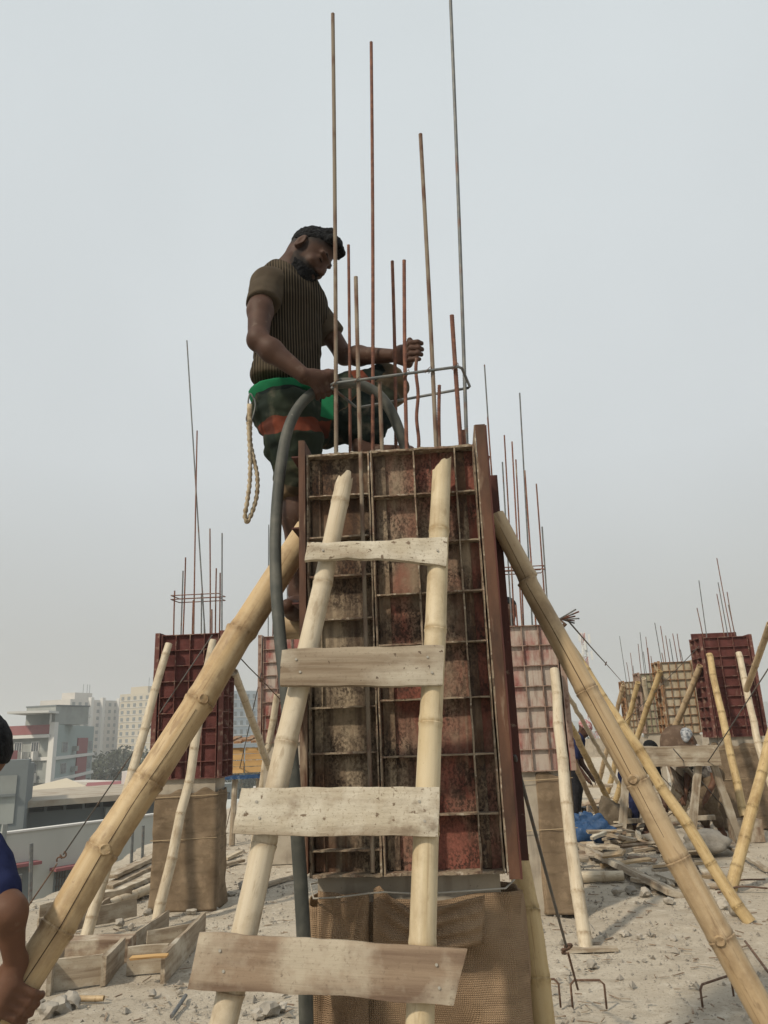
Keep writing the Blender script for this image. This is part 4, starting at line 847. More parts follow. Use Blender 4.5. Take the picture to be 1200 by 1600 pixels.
# ------------------------------------------------------------------ the scrap pile at the right
pile = G(980, 1330)
for i in range(78):
    t = rng.random(); px_ = rng.uniform(868, 1015) if i < 60 else rng.uniform(1000, 1120); py_ = rng.uniform(1300, 1364) if i < 60 else rng.uniform(1315, 1390)
    g = G(px_, py_); hgt = rng.uniform(0.01, .30) * (1 - abs(px_ - 945) / 190) if i < 60 else rng.uniform(.01, .05); hgt = max(hgt, .015)
    an = rng.uniform(0, 3.14) if i > 12 else rng.gauss(0.1, .35); L_ = rng.uniform(.18, .55); d = np.array([math.cos(an), math.sin(an) * .8, rng.uniform(-.18, .18)]) * L_ / 2
    lo = g + np.array([0, 0, hgt]); z_ = min((lo - d)[2], (lo + d)[2])
    if z_ < .012: lo[2] += .012 - z_
    o = board('wood_offcut', lo - d, lo + d, (rng.uniform(-.5, .5), rng.uniform(-.5, .5), 1), rng.uniform(.03, .09), rng.uniform(.015, .035), rng.choice([M_wood, M_wood, M_wood_brown, M_wood_pale, M_bam_tan]), seed=100 + i, rag=.004)
    tag(o, 'splintered wood offcut in the scrap pile beside the blue sheet', 'wood scrap', 'scrap pile offcuts')
for i, (a_, b_, wd_, th_, n_, mt, lab) in enumerate((
        ((905, 1335, .10), (1058, 1404, .03), .17, .05, (.3, -.6, .7), M_wood, 'heavy plank leaning out of the scrap pile, red stained at its lower end'),
        ((920, 1345, .02), (925, 1290, .22), .13, .03, (0, -1, .1), M_wood_brown, 'short upright board in front of the blue sheet'),
        ((1020, 1330, .10), (1100, 1318, .12), .30, .02, (0, -.4, 1), M_conc, 'grey sheet board lying over the scrap pile'),
        ((1040, 1375, .06), (1110, 1390, .02), .26, .02, (.2, -.5, 1), M_conc, 'grey sheet board slipping off the right of the scrap pile'),
        ((1075, 1300, .15), (1200, 1365, .03), .05, .03, (0, 0, 1), M_wood, 'long thin batten sticking out of the scrap pile to the right'),
        ((1082, 1296, .10), (1165, 1335, .02), .09, .03, (0, -.5, 1), M_wood_brown, 'dark brown batten below the long thin one'))):
    o = board('plank', G(a_[0], a_[1]) + np.array([0, 0, a_[2]]), G(b_[0], b_[1]) + np.array([0, 0, b_[2]]), n_, wd_, th_, mt, seed=150 + i, rag=.006); tag(o, lab, 'plank', 'scrap pile boards')
o = bamboo('bamboo_offcut', [G(868, 1380) + np.array([0, 0, .05]), G(975, 1378) + np.array([0, 0, .05])], .05, .045, M_bam_pale, seed=64, n=12); tag(o, 'pale bamboo log lying in front of the scrap pile', 'bamboo', 'loose bamboo')

def lump(name, c, r, mat, seed, label=None, cat=None, group=None, sub=3, sq=(1, 1, .7), amp=.35, parent=None):
    import bmesh
    bm = bmesh.new(); bmesh.ops.create_icosphere(bm, subdivisions=sub, radius=1.0); V = np.array([v.co for v in bm.verts]); F_ = [tuple(v.index for v in f.verts) for f in bm.faces]; bm.free()
    V = V * (1 + amp * fbm(V * 1.4 + seed * 3.7, 3, seed))[:, None]; V = V * np.array(sq) * r; V[:, 2] -= V[:, 2].min(); V += np.asarray(c, float)
    o = MB().add(V, F_).build(name, mat, parent=parent, smooth=(True if sub > 2 else 30))
    if label: tag(o, label, cat, group)
    return o
M_tarp = layered('blue_tarp', (0.025, 0.065, 0.15), [((0.02, 0.06, 0.15), 8, .45, .65, 4), ((0.16, 0.2, 0.26), 12, .62, .75, 4)], rough=.55, bumps=[(14, .8, .03, None)])
lump('blue_tarpaulin', G(925, 1330), .20, M_tarp, 3, 'crumpled blue plastic sheet on the scrap pile', 'tarpaulin', sub=5, sq=(1.0, .7, .9), amp=.9)
lump('cement_bag', G(962, 1310), .20, M_burlap_grey, 8, 'grey cement sack slumped behind the blue sheet', 'sack', sub=4, sq=(1, .8, 1.1), amp=.35)
lump('cement_bag', G(1000, 1290), .25, M_conc, 9, 'pale lumpy sack behind the thick tan prop', 'sack', sub=4, sq=(1.2, .8, .7), amp=.35)
lump('concrete_lump', G(1105, 1338), .22, M_rubble, 5, 'grey concrete lump at the right end of the scrap pile', 'rubble', sub=3, sq=(1.2, .8, .55))
stones = [(92, 1585, .06), (112, 1578, .055), (72, 1592, .05), (60, 1575, .035), (420, 1588, .05), (405, 1592, .035), (440, 1580, .03), (238, 1556, .025), (280, 1553, .02), (186, 1448, .04), (205, 1452, .03), (925, 1512, .03), (975, 1463, .03), (1000, 1466, .025), (1050, 1470, .025), (1145, 1478, .03), (1150, 1520, .03), (1130, 1420, .05), (1155, 1432, .06), (985, 1395, .05), (1010, 1402, .05), (1030, 1392, .06), (965, 1400, .045), (1045, 1412, .04), (380, 1390, .05), (360, 1400, .04), (300, 1430, .04), (230, 1430, .035)]
for i, (x, y, r) in enumerate(stones): lump('rubble_stone', G(x, y) - np.array([0, 0, .006]), r, M_rubble, 200 + i, 'loose chunk of grey concrete rubble on the dusty floor', 'rubble', 'rubble chunks', sub=2, amp=.5)
def gravel():                                       # crumbs nobody could count
    mb = MB(); rg = np.random.RandomState(5); tet = np.array([(1, 0, 0), (-.6, .8, 0), (-.5, -.8, 0), (0, 0, 1), (0.3, .5, .7)]); tf = [(0, 2, 1), (0, 1, 4), (1, 3, 4), (1, 2, 3), (2, 0, 3), (0, 4, 3)]
    N = 20000; P = np.stack([rg.uniform(-3.3, 4.2, N), 4.0 + 9.0 * rg.rand(N) ** 1.5, np.zeros(N)], -1); dens = fbm(P * .9, 3, 77); keep = dens > rg.uniform(-1.0, .9, N)
    for p in P[keep]:
        s_ = 0.004 + 0.014 * rg.rand() ** 3 + (0.022 if rg.rand() < .03 else 0); a = rg.rand() * 6.28; c_, sn = math.cos(a), math.sin(a)
        v = tet * s_ * rg.uniform(.6, 1.3, (5, 3)); v = np.stack([v[:, 0] * c_ - v[:, 1] * sn, v[:, 0] * sn + v[:, 1] * c_, v[:, 2]], -1) + p; mb.add(v, tf)
    o = mb.build('gravel', M_rubble, base=(0, 0, 0)); tag(o, 'loose concrete crumbs and dust scattered over the floor', 'gravel', kind='stuff')
    mb = MB()
    for k in range(1100):
        p = np.array([rg.uniform(-3.2, 4.0), 4.2 + 7 * rg.rand() ** 1.4, .006]); a = rg.rand() * 6.28; L_ = rg.uniform(.02, .10); d = np.array([math.cos(a), math.sin(a), rg.uniform(-.05, .1)]) * L_
        mb.bar(p, p + d, rg.uniform(.003, .010), rg.uniform(.002, .006))
    o = mb.build('wood_splinters', M_wood_brown, base=(0, 0, 0)); tag(o, 'small wood splinters strewn over the dusty floor', 'splinters', kind='stuff')
gravel()

# ------------------------------------------------------------------ the trestle, its beam and what stands round it
YB = 9.6
e = empty('trestle', G(1050, 1262)); tag(e, 'wooden trestle with a long beam in front of the crouching men', 'trestle')
pa, pb = W(972, 1183, YB), W(1124, 1180, YB - .3); board('beam', pa, pb, (0, -1, 0), .23, .10, M_wood, parent=e, seed=5, rag=.005)
for t, dx in ((.1, -.1), (.12, .15), (.85, -.12), (.9, .12)):
    q = lerp(pa, pb, t); board('leg', np.array([q[0] + dx * 2.2, q[1] + abs(dx), 0]), q + np.array([dx * .3, .07, 0]), (0, -1, 0), .08, .05, M_wood, parent=e, seed=int(t * 100))
MB().bar(np.array([pa[0], YB + .3, .25]), np.array([pb[0], YB + .1, .28]), .06, .05).build('rail', M_wood, e)
o = board('plank', G(1055, 1275) + np.array([0, 0, .02]), W(1075, 1200, YB + .5), (-.4, -1, .2), .28, .03, M_wood_pale, seed=81); tag(o, 'pale wide plank leaning under the trestle beam', 'plank', 'planks at the trestle')
o = board('plank', G(1120, 1275) + np.array([0, 0, .02]), W(1050, 1215, YB + .3), (.5, -1, .4), .30, .03, M_wood_brown, seed=82); tag(o, 'dark wide plank leaning under the trestle beam', 'plank', 'planks at the trestle')
o = board('plank', G(880, 1250) + np.array([0, 0, .25]), G(960, 1250) + np.array([0, 0, .26]), (0, -.3, 1), .10, .04, M_wood, seed=83); tag(o, 'low bench plank far behind the whitish prop', 'plank', 'planks at the trestle')
o = board('plank', G(950, 1262) + np.array([0, 0, .04]), G(1115, 1256) + np.array([0, 0, .04]), (0, 0, 1), .12, .05, M_wood, seed=84); tag(o, 'long plank lying on the floor under the trestle', 'plank', 'planks at the trestle')

for i in range(22):
    g = G(rng.uniform(885, 1115), rng.uniform(1246, 1300)); an = rng.gauss(.1, .6); L_ = rng.uniform(.4, 1.3); d = np.array([math.cos(an), math.sin(an), 0]) * L_ / 2; z_ = rng.uniform(.015, .12)
    o = board('loose_plank', g - d + np.array([0, 0, z_]), g + d + np.array([0, 0, z_ + rng.uniform(-.01, .05)]), (rng.uniform(-.4, .4), rng.uniform(-.6, .1), 1), rng.uniform(.06, .16), .028, rng.choice([M_wood, M_wood_brown, M_wood_pale, M_wood]), seed=300 + i); tag(o, 'loose plank lying on the floor round the trestle', 'plank', 'loose planks round the trestle')
M_bucket = layered('black_rubber', (0.025, 0.025, 0.027), [((0.2, 0.18, 0.15), 14, .5, .68, 5)], rough=.7)
for i, (x, y) in enumerate(((985, 1300), (925, 1285))):
    g = G(x, y); o = MB().tube([g + np.array([0, 0, h_]) for h_ in (0, .01, .2, .215, .21, .03)], [.10, .105, .145, .15, .135, .09], 20).build('mortar_bucket', M_bucket, smooth=40); tag(o, ['black bucket crusted with mortar, right of the slumped sack', 'black bucket crusted with mortar behind the blue sheet'][i], 'bucket', 'mortar buckets')

# ------------------------------------------------------------------ planked crate stack and roofing between the columns at the left
Yc = 11.0
e = empty('board_shed', W(385, 1300, Yc)); tag(e, 'stack of fresh yellow boards under rusty roofing behind the left columns', 'board stack')
x0, x1 = W(352, 1200, Yc)[0], W(412, 1200, Yc)[0]; zb_, zt_ = W(380, 1210, Yc)[2], W(380, 1170, Yc)[2]
for k in range(4):
    for q in range(2):
        z0_ = zb_ + (zt_ - zb_) * k / 4; a_ = x0 - .25 + (x1 - x0 + .5) * q / 2
        board('board', (a_ + .01, Yc, z0_ + .06), (a_ + (x1 - x0 + .5) / 2 - .01, Yc + .01 * (k % 2), z0_ + .06), (0, -1, 0), (zt_ - zb_) / 4 - .008, .05, M_wood_yel, parent=e, seed=90 + k * 2 + q, rag=.003)
for k in range(10): board('roofing_tile', (x0 - .3 + k * .12, Yc - .1, zt_ + .09 + .02 * (k % 2)), (x0 - .3 + k * .12, Yc + .6, zt_ + .14 + .02 * (k % 2)), (0, 0, 1), .11, .03, M_rib_rusty, parent=e, seed=k)
board('blue_rail', (x0 - .3, Yc - .05, zb_ - .03), (x1 + .3, Yc - .05, zb_ - .03), (0, -1, 0), .05, .05, M_tarp, parent=e)
for xx in (x0 - .12, x0 + .1, x1 - .1, x1 + .15): MB().tube([(xx, Yc + .05, 0), (xx + .03, Yc + .05, zb_)], .04, 8).build('post', M_wood, e)

# posts at the slab edge
for i, (x, y, yt) in enumerate(((47, 1412, 1318), (30, 1425, 1366), (205, 1352, 1300), (222, 1348, 1290))):
    g = G(x, y); top = W(x + 2, yt, g[1]); o = MB().tube([g, top], .018, 6).build('edge_post', M_greybar); tag(o, ['thin grey post at the roof edge above the dark window', 'short grey post at the roof edge, nearest the left frame side', 'thin post at the roof edge behind the plank heap', 'second thin post at the roof edge behind the plank heap'][i], 'post', 'roof edge posts')

# ------------------------------------------------------------------ the town beyond the roof edge
ZG = -18.2
M_bgrey = layered('grey_plaster', (0.29, 0.305, 0.29), [((0.22, 0.23, 0.22), .4, .45, .7, 5)], coord='pos')
M_bslate = layered('slate_plaster', (0.16, 0.18, 0.185), [((0.15, 0.165, 0.17), .3, .45, .7, 5)], coord='pos')
M_bwhite = layered('white_plaster', (0.46, 0.47, 0.44), [((0.38, 0.385, 0.36), .25, .45, .7, 6, (1, 1, .3))], coord='pos')
M_bred = layered('brick_red_plaster', (0.25, 0.10, 0.105), [((0.25, 0.09, 0.09), .5, .45, .7, 5)], coord='pos')
M_btrim = layered('white_trim', (0.58, 0.57, 0.545), coord='pos')
M_bteal = layered('teal_plaster', (0.27, 0.32, 0.315), coord='pos')
M_bcream = layered('cream_plaster', (0.46, 0.41, 0.32), [((0.45, 0.41, 0.33), .15, .45, .7, 5)], coord='pos')
M_bstone = layered('pale_plaster', (0.52, 0.49, 0.45), [((0.42, 0.40, 0.37), .15, .45, .7, 5)], coord='pos')
M_bblue = layered('bluegrey_plaster', (0.36, 0.41, 0.45), coord='pos')
M_pane = layered('window_glass', (0.06, 0.07, 0.08), rough=.15, spec=.5)
M_roofsheet = layered('tin_roof', (0.36, 0.32, 0.26), [((0.26, 0.21, 0.16), .8, .45, .7, 5)], coord='pos')
M_leaf = layered('tree_leaves', (0.05, 0.06, 0.04), [((0.075, 0.085, 0.055), 1.5, .45, .7, 4)], coord='pos')
M_bark = layered('tree_bark', (0.12, 0.09, 0.06))

class Face:                                         # a wall plane: u along it, z up, out = towards the viewer
    def __init__(s, a, b):
        s.a = np.array([a[0], a[1], 0.0]); s.b = np.array([b[0], b[1], 0.0]); s.L = float(np.linalg.norm(s.b - s.a)); s.u = (s.b - s.a) / s.L
        s.n = np.array([s.u[1], -s.u[0], 0]); s.n = s.n if s.n @ (CAM - s.a) > 0 else -s.n
    def box(s, u0, u1, z0, z1, d0, d1):
        P = []
        for z in (z0, z1):
            for (u, d) in ((u0, d0), (u1, d0), (u1, d1), (u0, d1)): p = s.a + s.u * u + s.n * d; P.append((p[0], p[1], z))
        f = [(0, 3, 2, 1), (4, 5, 6, 7), (0, 1, 5, 4), (1, 2, 6, 5), (2, 3, 7, 6), (3, 0, 4, 7)]
        flip = np.cross(s.u, s.n)[2] < 0
        return MB().add(P, [q[::-1] for q in f] if flip else f)
    def px(s, x, y):                                # (u, z) of the wall point seen at (x, y)
        d = ray(x, y); t = ((s.a - CAM) @ s.n) / (d @ s.n); p = CAM + d * t; return (p - s.a) @ s.u, p[2]
def part(mb, name, mat, e): return mb.build(name, mat, e)
def window(f, e, u, z, w_, h_, mt=None, depth=.06):
    o = f.box(u - w_ / 2, u + w_ / 2, z, z + h_, 0.0, depth).build('window', mt or M_btrim, e)
    f.box(u - w_ / 2 + .12 * w_, u + w_ / 2 - .12 * w_, z + .06 * h_, z + h_ * .94, depth + .005, depth + .02).build('pane', M_pane, o); return o
def block(name, label, a, b, ztop, mat, depth, cat='building', group=None, z0=ZG):
    f = Face(a, b); e = empty(name, (f.a[0], f.a[1], z0)); tag(e, label, cat, group)
    f.box(0, f.L, z0, ztop, -depth, 0).build('wall', mat, e); return f, e

def apartment():
    c = W(88, 1140, 110); l = W(6, 1140, 113); r = W(147, 1140, 137)
    f1, f2 = Face(l, c), Face(c, r); zt = f1.px(60, 1133)[1]; ST = 2.95
    e = empty('apartment_block', (c[0], c[1], ZG)); tag(e, 'grey apartment block with red bands and white balconies at far left', 'building')
    f1.box(0, f1.L, ZG, zt, -.3, 0).build('wall', M_bgrey, e); f2.box(0.02, f2.L, ZG, zt - .02, -.3, 0).build('wall', M_bteal, e)
    qd = [np.array([*(p[:2]), ZG]) for p in (l, c, r, l + r - c)]; ct = sum(qd) / 4; MB().prism([p + (ct - p) * .04 for p in qd], (0, 0, zt - ZG - .3)).build('core', M_bgrey, e)
    f1.box(0, f1.L - .5, zt - 1.25, zt + .02, .01, .35).build('parapet', M_bred, e); f1.box(0, f1.L - .5, zt - 1.75, zt - 1.3, .01, .75).build('cornice', M_btrim, e)
    f1.box(f1.L - .75, f1.L + .15, ZG, zt + .3, -.2, .5).build('corner_pillar', M_btrim, e)
    for k in range(5):
        z = zt - 1.75 - (k + 1) * ST
        f1.box(0.0, 1.9, z + .55, z + ST - .1, .01, .12).build('red_strip', M_bred, e) if k % 2 == 0 else None
        f1.box(0, f1.L - .8, z - .1, z + .35, .01, .3).build('floor_band', M_bgrey if k else M_btrim, e)
        for j, u in enumerate((2.9, 5.9)):
            w_ = f1.box(u - .62, u + .75, z + .45, z + 2.45, .01, .10).build('window', M_btrim if k == 0 else M_bgrey, e)
            for q in range(3): f1.box(u - .52 + q * .42, u - .52 + q * .42 + .34, z + .55, z + 2.35, .105, .125).build('pane', M_pane, w_)
            b = f1.box(u - 1.1, u + 1.0, z - .05, z + .12, .31, 1.3).build('balcony', M_btrim, e)
            f1.box(u - 1.1, u - .98, z + .13, z + 1.15, .31, 1.3).build('balcony_end', M_btrim, b); f1.box(u + .65, u + 1.0, z + .13, z + 1.15, .31, 1.3).build('balcony_end', M_btrim, b)
            for q in range(6): f1.box(u - .9 + q * .28, u - .86 + q * .28, z + .13, z + 1.0, 1.2, 1.25).build('baluster', M_bslate, b)
            f1.box(u - .97, u + .64, z + 1.0, z + 1.08, 1.18, 1.27).build('handrail', M_bslate, b)
        f2.box(0, f2.L, z - .1, z + .35, .01, .3).build('floor_band', M_btrim, e)
        f2.box(f2.L * .52, f2.L * .80, z + .4, z + ST - .15, .01, .18).build('red_panel', M_bred, e)
        window(f2, e, f2.L * .22, z + .8, f2.L * .14, 1.5, M_bgrey); window(f2, e, f2.L * .90, z + .8, f2.L * .12, 1.5, M_bgrey)
        f2.box(f2.L * .40, f2.L * .46, z + .9, z + 1.6, .01, .7).build('air_conditioner', M_bgrey, e)
    f1.box(1.9, 7.2, zt + .03, zt + 2.6, -9, -2).build('penthouse', M_bgrey, e); f1.box(1.8, 7.3, zt + 2.61, zt + 2.8, -9.2, -1.9).build('penthouse_roof', M_bslate, e)
    f2.box(-2.5, f2.L, zt + 1.55, zt + 1.85, -6, -.6).build('canopy', M_btrim, e)
    for q in range(4): f2.box(f2.L * q / 3.2, f2.L * q / 3.2 + .18, zt, zt + 1.54, -1, -.8).build('canopy_post', M_btrim, e)
apartment()

def tower(label, xa, xb, ytop, Y, cols, rows, mat, pier=None, wm=None, skew=18, wfrac=.42, crown=True):
    f, e = block('tower_block', label, W(xa, 1150, Y), W(xb, 1150, Y + skew), W((xa + xb) / 2, ytop, Y)[2], mat, 16)
    zt = W((xa + xb) / 2, ytop, Y)[2]; st = 3.0; cw = f.L / cols; base = None
    for r_ in range(rows):
        for c_ in range(cols):
            p = f.u * cw * (c_ + .5); loc = (p[0], p[1], zt - ZG - 2.6 - r_ * st)
            if base is None:
                mb = f.box(-cw * wfrac / 2, cw * wfrac / 2, 0, 1.45, .0, .12); mb.v = [(q[0] - f.a[0], q[1] - f.a[1], q[2]) for q in mb.v]
                base = mb.build('window', wm or M_bslate, e, local=True); base.location = loc
            else: again(base, e, loc)
    for r_ in range(0, rows, 1): f.box(0, f.L, zt - 3.05 - r_ * st, zt - 2.85 - r_ * st, .005, .25).build('floor_band', M_btrim, e) if pier is None else None
    for u in (pier or ()): f.box(f.L * u - .9, f.L * u + .9, ZG, zt + 1.0, .0, 1.6).build('pier', M_btrim, e)
    if crown:
        f.box(f.L * .15, f.L * .5, zt, zt + 3, -9, -2).build('roof_house', mat, e)
        for q in (.42, .5, .55): p = f.a + f.u * f.L * q - f.n * 5; MB().tube([(p[0], p[1], zt), (p[0], p[1], zt + 7)], .12, 5).build('antenna', M_bslate, e)
tower('pale tower block with white piers, the left one of the hazy pair', 106, 182, 1091, 330, 8, 13, M_bstone, pier=(.38, .62, .98), skew=30)
tower('cream tower block with a grid of small windows, right one of the hazy pair', 184, 262, 1084, 345, 8, 13, M_bcream, skew=-12)
tower('bluish hazy tower block glimpsed between the two left columns', 352, 420, 1078, 270, 7, 12, M_bblue, skew=10, crown=False)
tower('low bluish block glimpsed right of the tower between the left columns', 398, 470, 1092, 300, 6, 10, M_bblue, skew=10)

# nearer roofs and walls
f, e = block('white_walled_building', 'long plain pale wall with two small barred windows below the roof edge', W(-40, 1290, 27), W(262, 1290, 33), W(120, 1291, 29.5)[2] - 1.4, M_bwhite, 8)
f.box(0, f.L, W(120, 1291, 29.5)[2] - 1.4, W(120, 1291, 29.5)[2], -.25, 0).build('parapet', M_bwhite, e)
for x in (103, 20):
    u, z = f.px(x, 1402); w_ = f.box(u - .52, u + .52, z - .3, z + .95, .0, .04).build('window', M_bslate, e); f.box(u - .7, u + .7, z + .97, z + 1.07, .0, .45).build('sunshade', M_bred, w_)
    for q in range(4): f.box(u - .45 + q * .1, u - .42 + q * .1, z - .28, z + .93, .045, .07).build('bar', M_wire, w_)
    for q in range(4): f.box(u - .5, u - .1, z - .1 + q * .26, z - .07 + q * .26, .075, .09).build('bar', M_wire, w_)
for x in (5, 178): u, z = f.px(x, 1300); f.box(u - .08, u + .08, ZG, z + .25, .01, .1).build('drain_pipe', M_bgrey, e)
f.box(-.1, f.L + .1, W(120, 1291, 29.5)[2], W(120, 1291, 29.5)[2] + .06, -.3, .05).build('coping', M_btrim, e)
f, e = block('grey_block', 'dark grey wall behind the pale wall, under the thin roof', W(38, 1260, 40), W(262, 1260, 44), W(120, 1262, 42)[2], M_bslate, 10)
zc = W(120, 1252, 42)[2]
f.box(-.3, f.L + 1, zc, zc + .28, -9, 1.2).build('thin_roof', M_roofsheet, e)
for q in range(9): f.box(f.L * q / 8, f.L * q / 8 + .12, W(120, 1262, 42)[2], zc, .1, .25).build('roof_post', M_bslate, e)
u, z = f.px(168, 1280); f.box(u - .2, u + .2, ZG, W(120, 1262, 42)[2] - .05, .01, .3).build('pilaster', M_bgrey, e)
f, e = block('slate_building', 'slate coloured building with a square opening at the left edge', W(-60, 1200, 36), W(44, 1200, 37), W(20, 1196, 36.5)[2], M_bslate, 5)
u0, z0_ = f.px(20, 1290); u1, z1_ = f.px(-50, 1205)
f.box(u1, u0, W(10, 1288, 36.5)[2], W(10, 1212, 36.5)[2], .0, .06).build('opening', M_bgrey, e); f.box(u1, u0, W(10, 1245, 36.5)[2], W(10, 1241, 36.5)[2], .065, .2).build('ledge', M_bslate, e)
f.box(f.L - 1.0, f.L, W(20, 1196, 36.5)[2], W(20, 1188, 36.5)[2], -2, 0).build('parapet', M_bslate, e)
for q in range(3): f.box(f.L - 1.4 - q * .35, f.L - 1.3 - q * .35, W(20, 1196, 36.5)[2], W(20, 1186, 36.5)[2], -.4, -.3).build('finial', M_btrim, e)
f, e = block('pink_roofed_house', 'grey house with a pink band at the far left edge', W(-40, 1160, 80), W(18, 1160, 82), W(0, 1152, 81)[2], M_bslate, 12)
zz = W(0, 1188, 81)[2]; f.box(0, f.L + .6, zz, zz + .9, .01, .5).build('band', M_bred, e)
f, e = block('red_parapet_house', 'low house with a long red parapet below the towers', W(128, 1240, 58), W(262, 1240, 60), W(170, 1233, 59)[2], M_bred, 12)
f.box(1.2, f.L - .5, W(170, 1248, 59)[2], W(170, 1241, 59)[2], .01, .06).build('pale_strip', M_bgrey, e)
f, e = block('cream_roof_house', 'low house with a sloping cream roof before the apartment block', W(42, 1250, 52), W(134, 1250, 54), W(90, 1254, 53)[2], M_bcream, 8)
zr = W(90, 1254, 53)[2]; P = [f.a + f.n * .4, f.b + f.n * .4, f.b - f.n * 7, f.a - f.n * 7]
MB().prism([(P[0][0], P[0][1], zr + .05), (P[1][0], P[1][1], zr + .75), (P[2][0], P[2][1], zr + 1.1), (P[3][0], P[3][1], zr + .4)], (0, 0, .12)).build('sloping_roof', M_bcream, e)
f, e = block('white_tank', 'white rooftop water tank under the hazy towers', W(190, 1215, 62), W(206, 1215, 62), W(198, 1205, 62)[2], M_btrim, 1.2, cat='water tank', z0=W(198, 1232, 59.5)[2])
for i, (xa, xb, yt, Y, mt) in enumerate(((140, 186, 1226, 110, M_bgrey), (158, 192, 1222, 90, M_bstone), (205, 262, 1238, 75, M_bwhite), (205, 262, 1262, 48, M_bslate), (350, 480, 1262, 60, M_bwhite), (345, 372, 1225, 95, M_bgrey), (395, 520, 1232, 120, M_bstone))):
    lab = ['small grey house under the hazy towers', 'small stone coloured house beside the white tank', 'low white house right of the red parapet', 'dark low wall right of the red parapet', 'low white building behind the board stack', 'grey house behind the maroon form', 'stone coloured house behind the scuffed form'][i]
    f, e = block('low_house', lab, W(xa, yt, Y), W(xb, yt, Y + 2), W((xa + xb) / 2, yt, Y)[2], mt, 9)
    for q in range(3): window(f, e, f.L * (q + .6) / 3.4, W(xa, yt, Y)[2] - 2.2, f.L * .1, 1.2, M_bslate)
def far_city():
    rg = random.Random(3); k = 0
    for i in range(46):
        Y = rg.uniform(260, 950); x = rg.uniform(300, 1260); s_ = rg.uniform(9, 22); hgt = rg.choice((9, 12, 12, 15, 15, 18, 21)); p = W(x, 1130, Y); d = unit([rg.uniform(.8, 1), rg.uniform(-.4, .4), 0])
        f, e = block('distant_building', 'far-off hazy low building near the horizon behind the columns', p[:2], (p + d * s_)[:2], ZG + hgt, rg.choice((M_bgrey, M_bstone, M_bwhite, M_bcream)), rg.uniform(8, 14), group='hazy buildings near the horizon')
        st = int(hgt // 3)
        for r_ in range(st): f.box(.6, f.L - .6, ZG + r_ * 3 + 1.0, ZG + r_ * 3 + 2.3, .0, .08).build('window_strip', M_bslate, e)
far_city()
def hill(label, x0, x1, ytop, Y, seed):
    a, b = W(x0, 1110, Y), W(x1, 1110, Y); n = 40; V = []; zt = W((x0 + x1) / 2, ytop, Y)[2]
    for j in range(7):
        for i in range(n + 1):
            t = i / n; p = lerp(a, b, t); h_ = (zt - ZG) * (math.sin(math.pi * t) ** .7) * (1 + .22 * float(fbm(np.array([t * 7, seed, 0.]), 3, seed))) * math.sin(math.pi * j / 6)
            V.append((p[0], p[1] + (j - 3) * 60, ZG - .5 + h_))
    F_ = [(j * (n + 1) + i, j * (n + 1) + i + 1, (j + 1) * (n + 1) + i + 1, (j + 1) * (n + 1) + i) for j in range(6) for i in range(n)]
    o = MB().add(V, F_).build('hills', M_leaf, smooth=True); o['kind'] = 'structure'
hill('', 1050, 1420, 1098, 1350, 2); hill('', 480, 1000, 1122, 1450, 5)

def tree(p, h_, r, label, seed):
    e = empty('tree', p); tag(e, label, 'tree', 'trees between the roofs'); rg = np.random.RandomState(seed); p = np.asarray(p, float)
    mb = MB().tube([p, p + np.array([.1, 0, h_ * .4]), p + np.array([.2, .1, h_ * .7])], [r * .09, r * .07, r * .03], 7)
    for k in range(5): a = k * 1.3; mb.tube([p + np.array([.1, 0, h_ * .4]), p + np.array([math.cos(a) * r * .6, math.sin(a) * r * .6, h_ * .7])], [r * .05, r * .02], 5)
    mb.build('trunk', M_bark, e); c = MB(); cl = [(p + np.array([rg.uniform(-.7, .7) * r, rg.uniform(-.7, .7) * r, h_ * rg.uniform(.5, .92)]), r * rg.uniform(.28, .5)) for _ in range(11)]
    for (cc, cr) in cl:
        for _ in range(85):
            d = unit(rg.normal(size=3)); q = cc + d * cr * rg.uniform(.5, 1.05); a = unit(rg.normal(size=3)); b = unit(np.cross(a, rg.normal(size=3))); s_ = r * rg.uniform(.05, .10)
            c.add([q - a * s_, q + b * s_ * .7, q + a * s_, q - b * s_ * .7], [(0, 1, 2, 3)])
    c.build('crown', M_leaf, e)
for i, (x, y, Y, r) in enumerate(((150, 1192, 190, 5.5), (172, 1184, 210, 6), (196, 1180, 200, 6), (222, 1184, 190, 5.5), (244, 1190, 180, 5), (134, 1212, 150, 3), (160, 1216, 130, 2.6), (232, 1216, 95, 3), (372, 1190, 160, 5), (398, 1200, 150, 5), (935, 1168, 120, 5), (960, 1172, 140, 5), (1060, 1160, 160, 6), (1180, 1150, 170, 6))):
    t = W(x, y, Y); labs = ['leftmost hazy tree under the pale tower', 'hazy tree under the gap between the towers', 'hazy tree under the left half of the cream tower', 'hazy tree under the right half of the cream tower', 'hazy tree beside the maroon form under the cream tower', 'small tree right of the apartment block', 'small tree above the red parapet house', 'small tree just left of the burlap column', 'tree under the bluish tower, left one', 'tree under the bluish tower, right one', 'tree beyond the roof behind the thick tan prop', 'tree beyond the roof left of the far row', 'tree beyond the roof behind the beige form', 'tree beyond the roof right of the dark maroon form']
    tree((t[0], t[1], ZG), t[2] - ZG + 2, r, labs[i], i + 3)

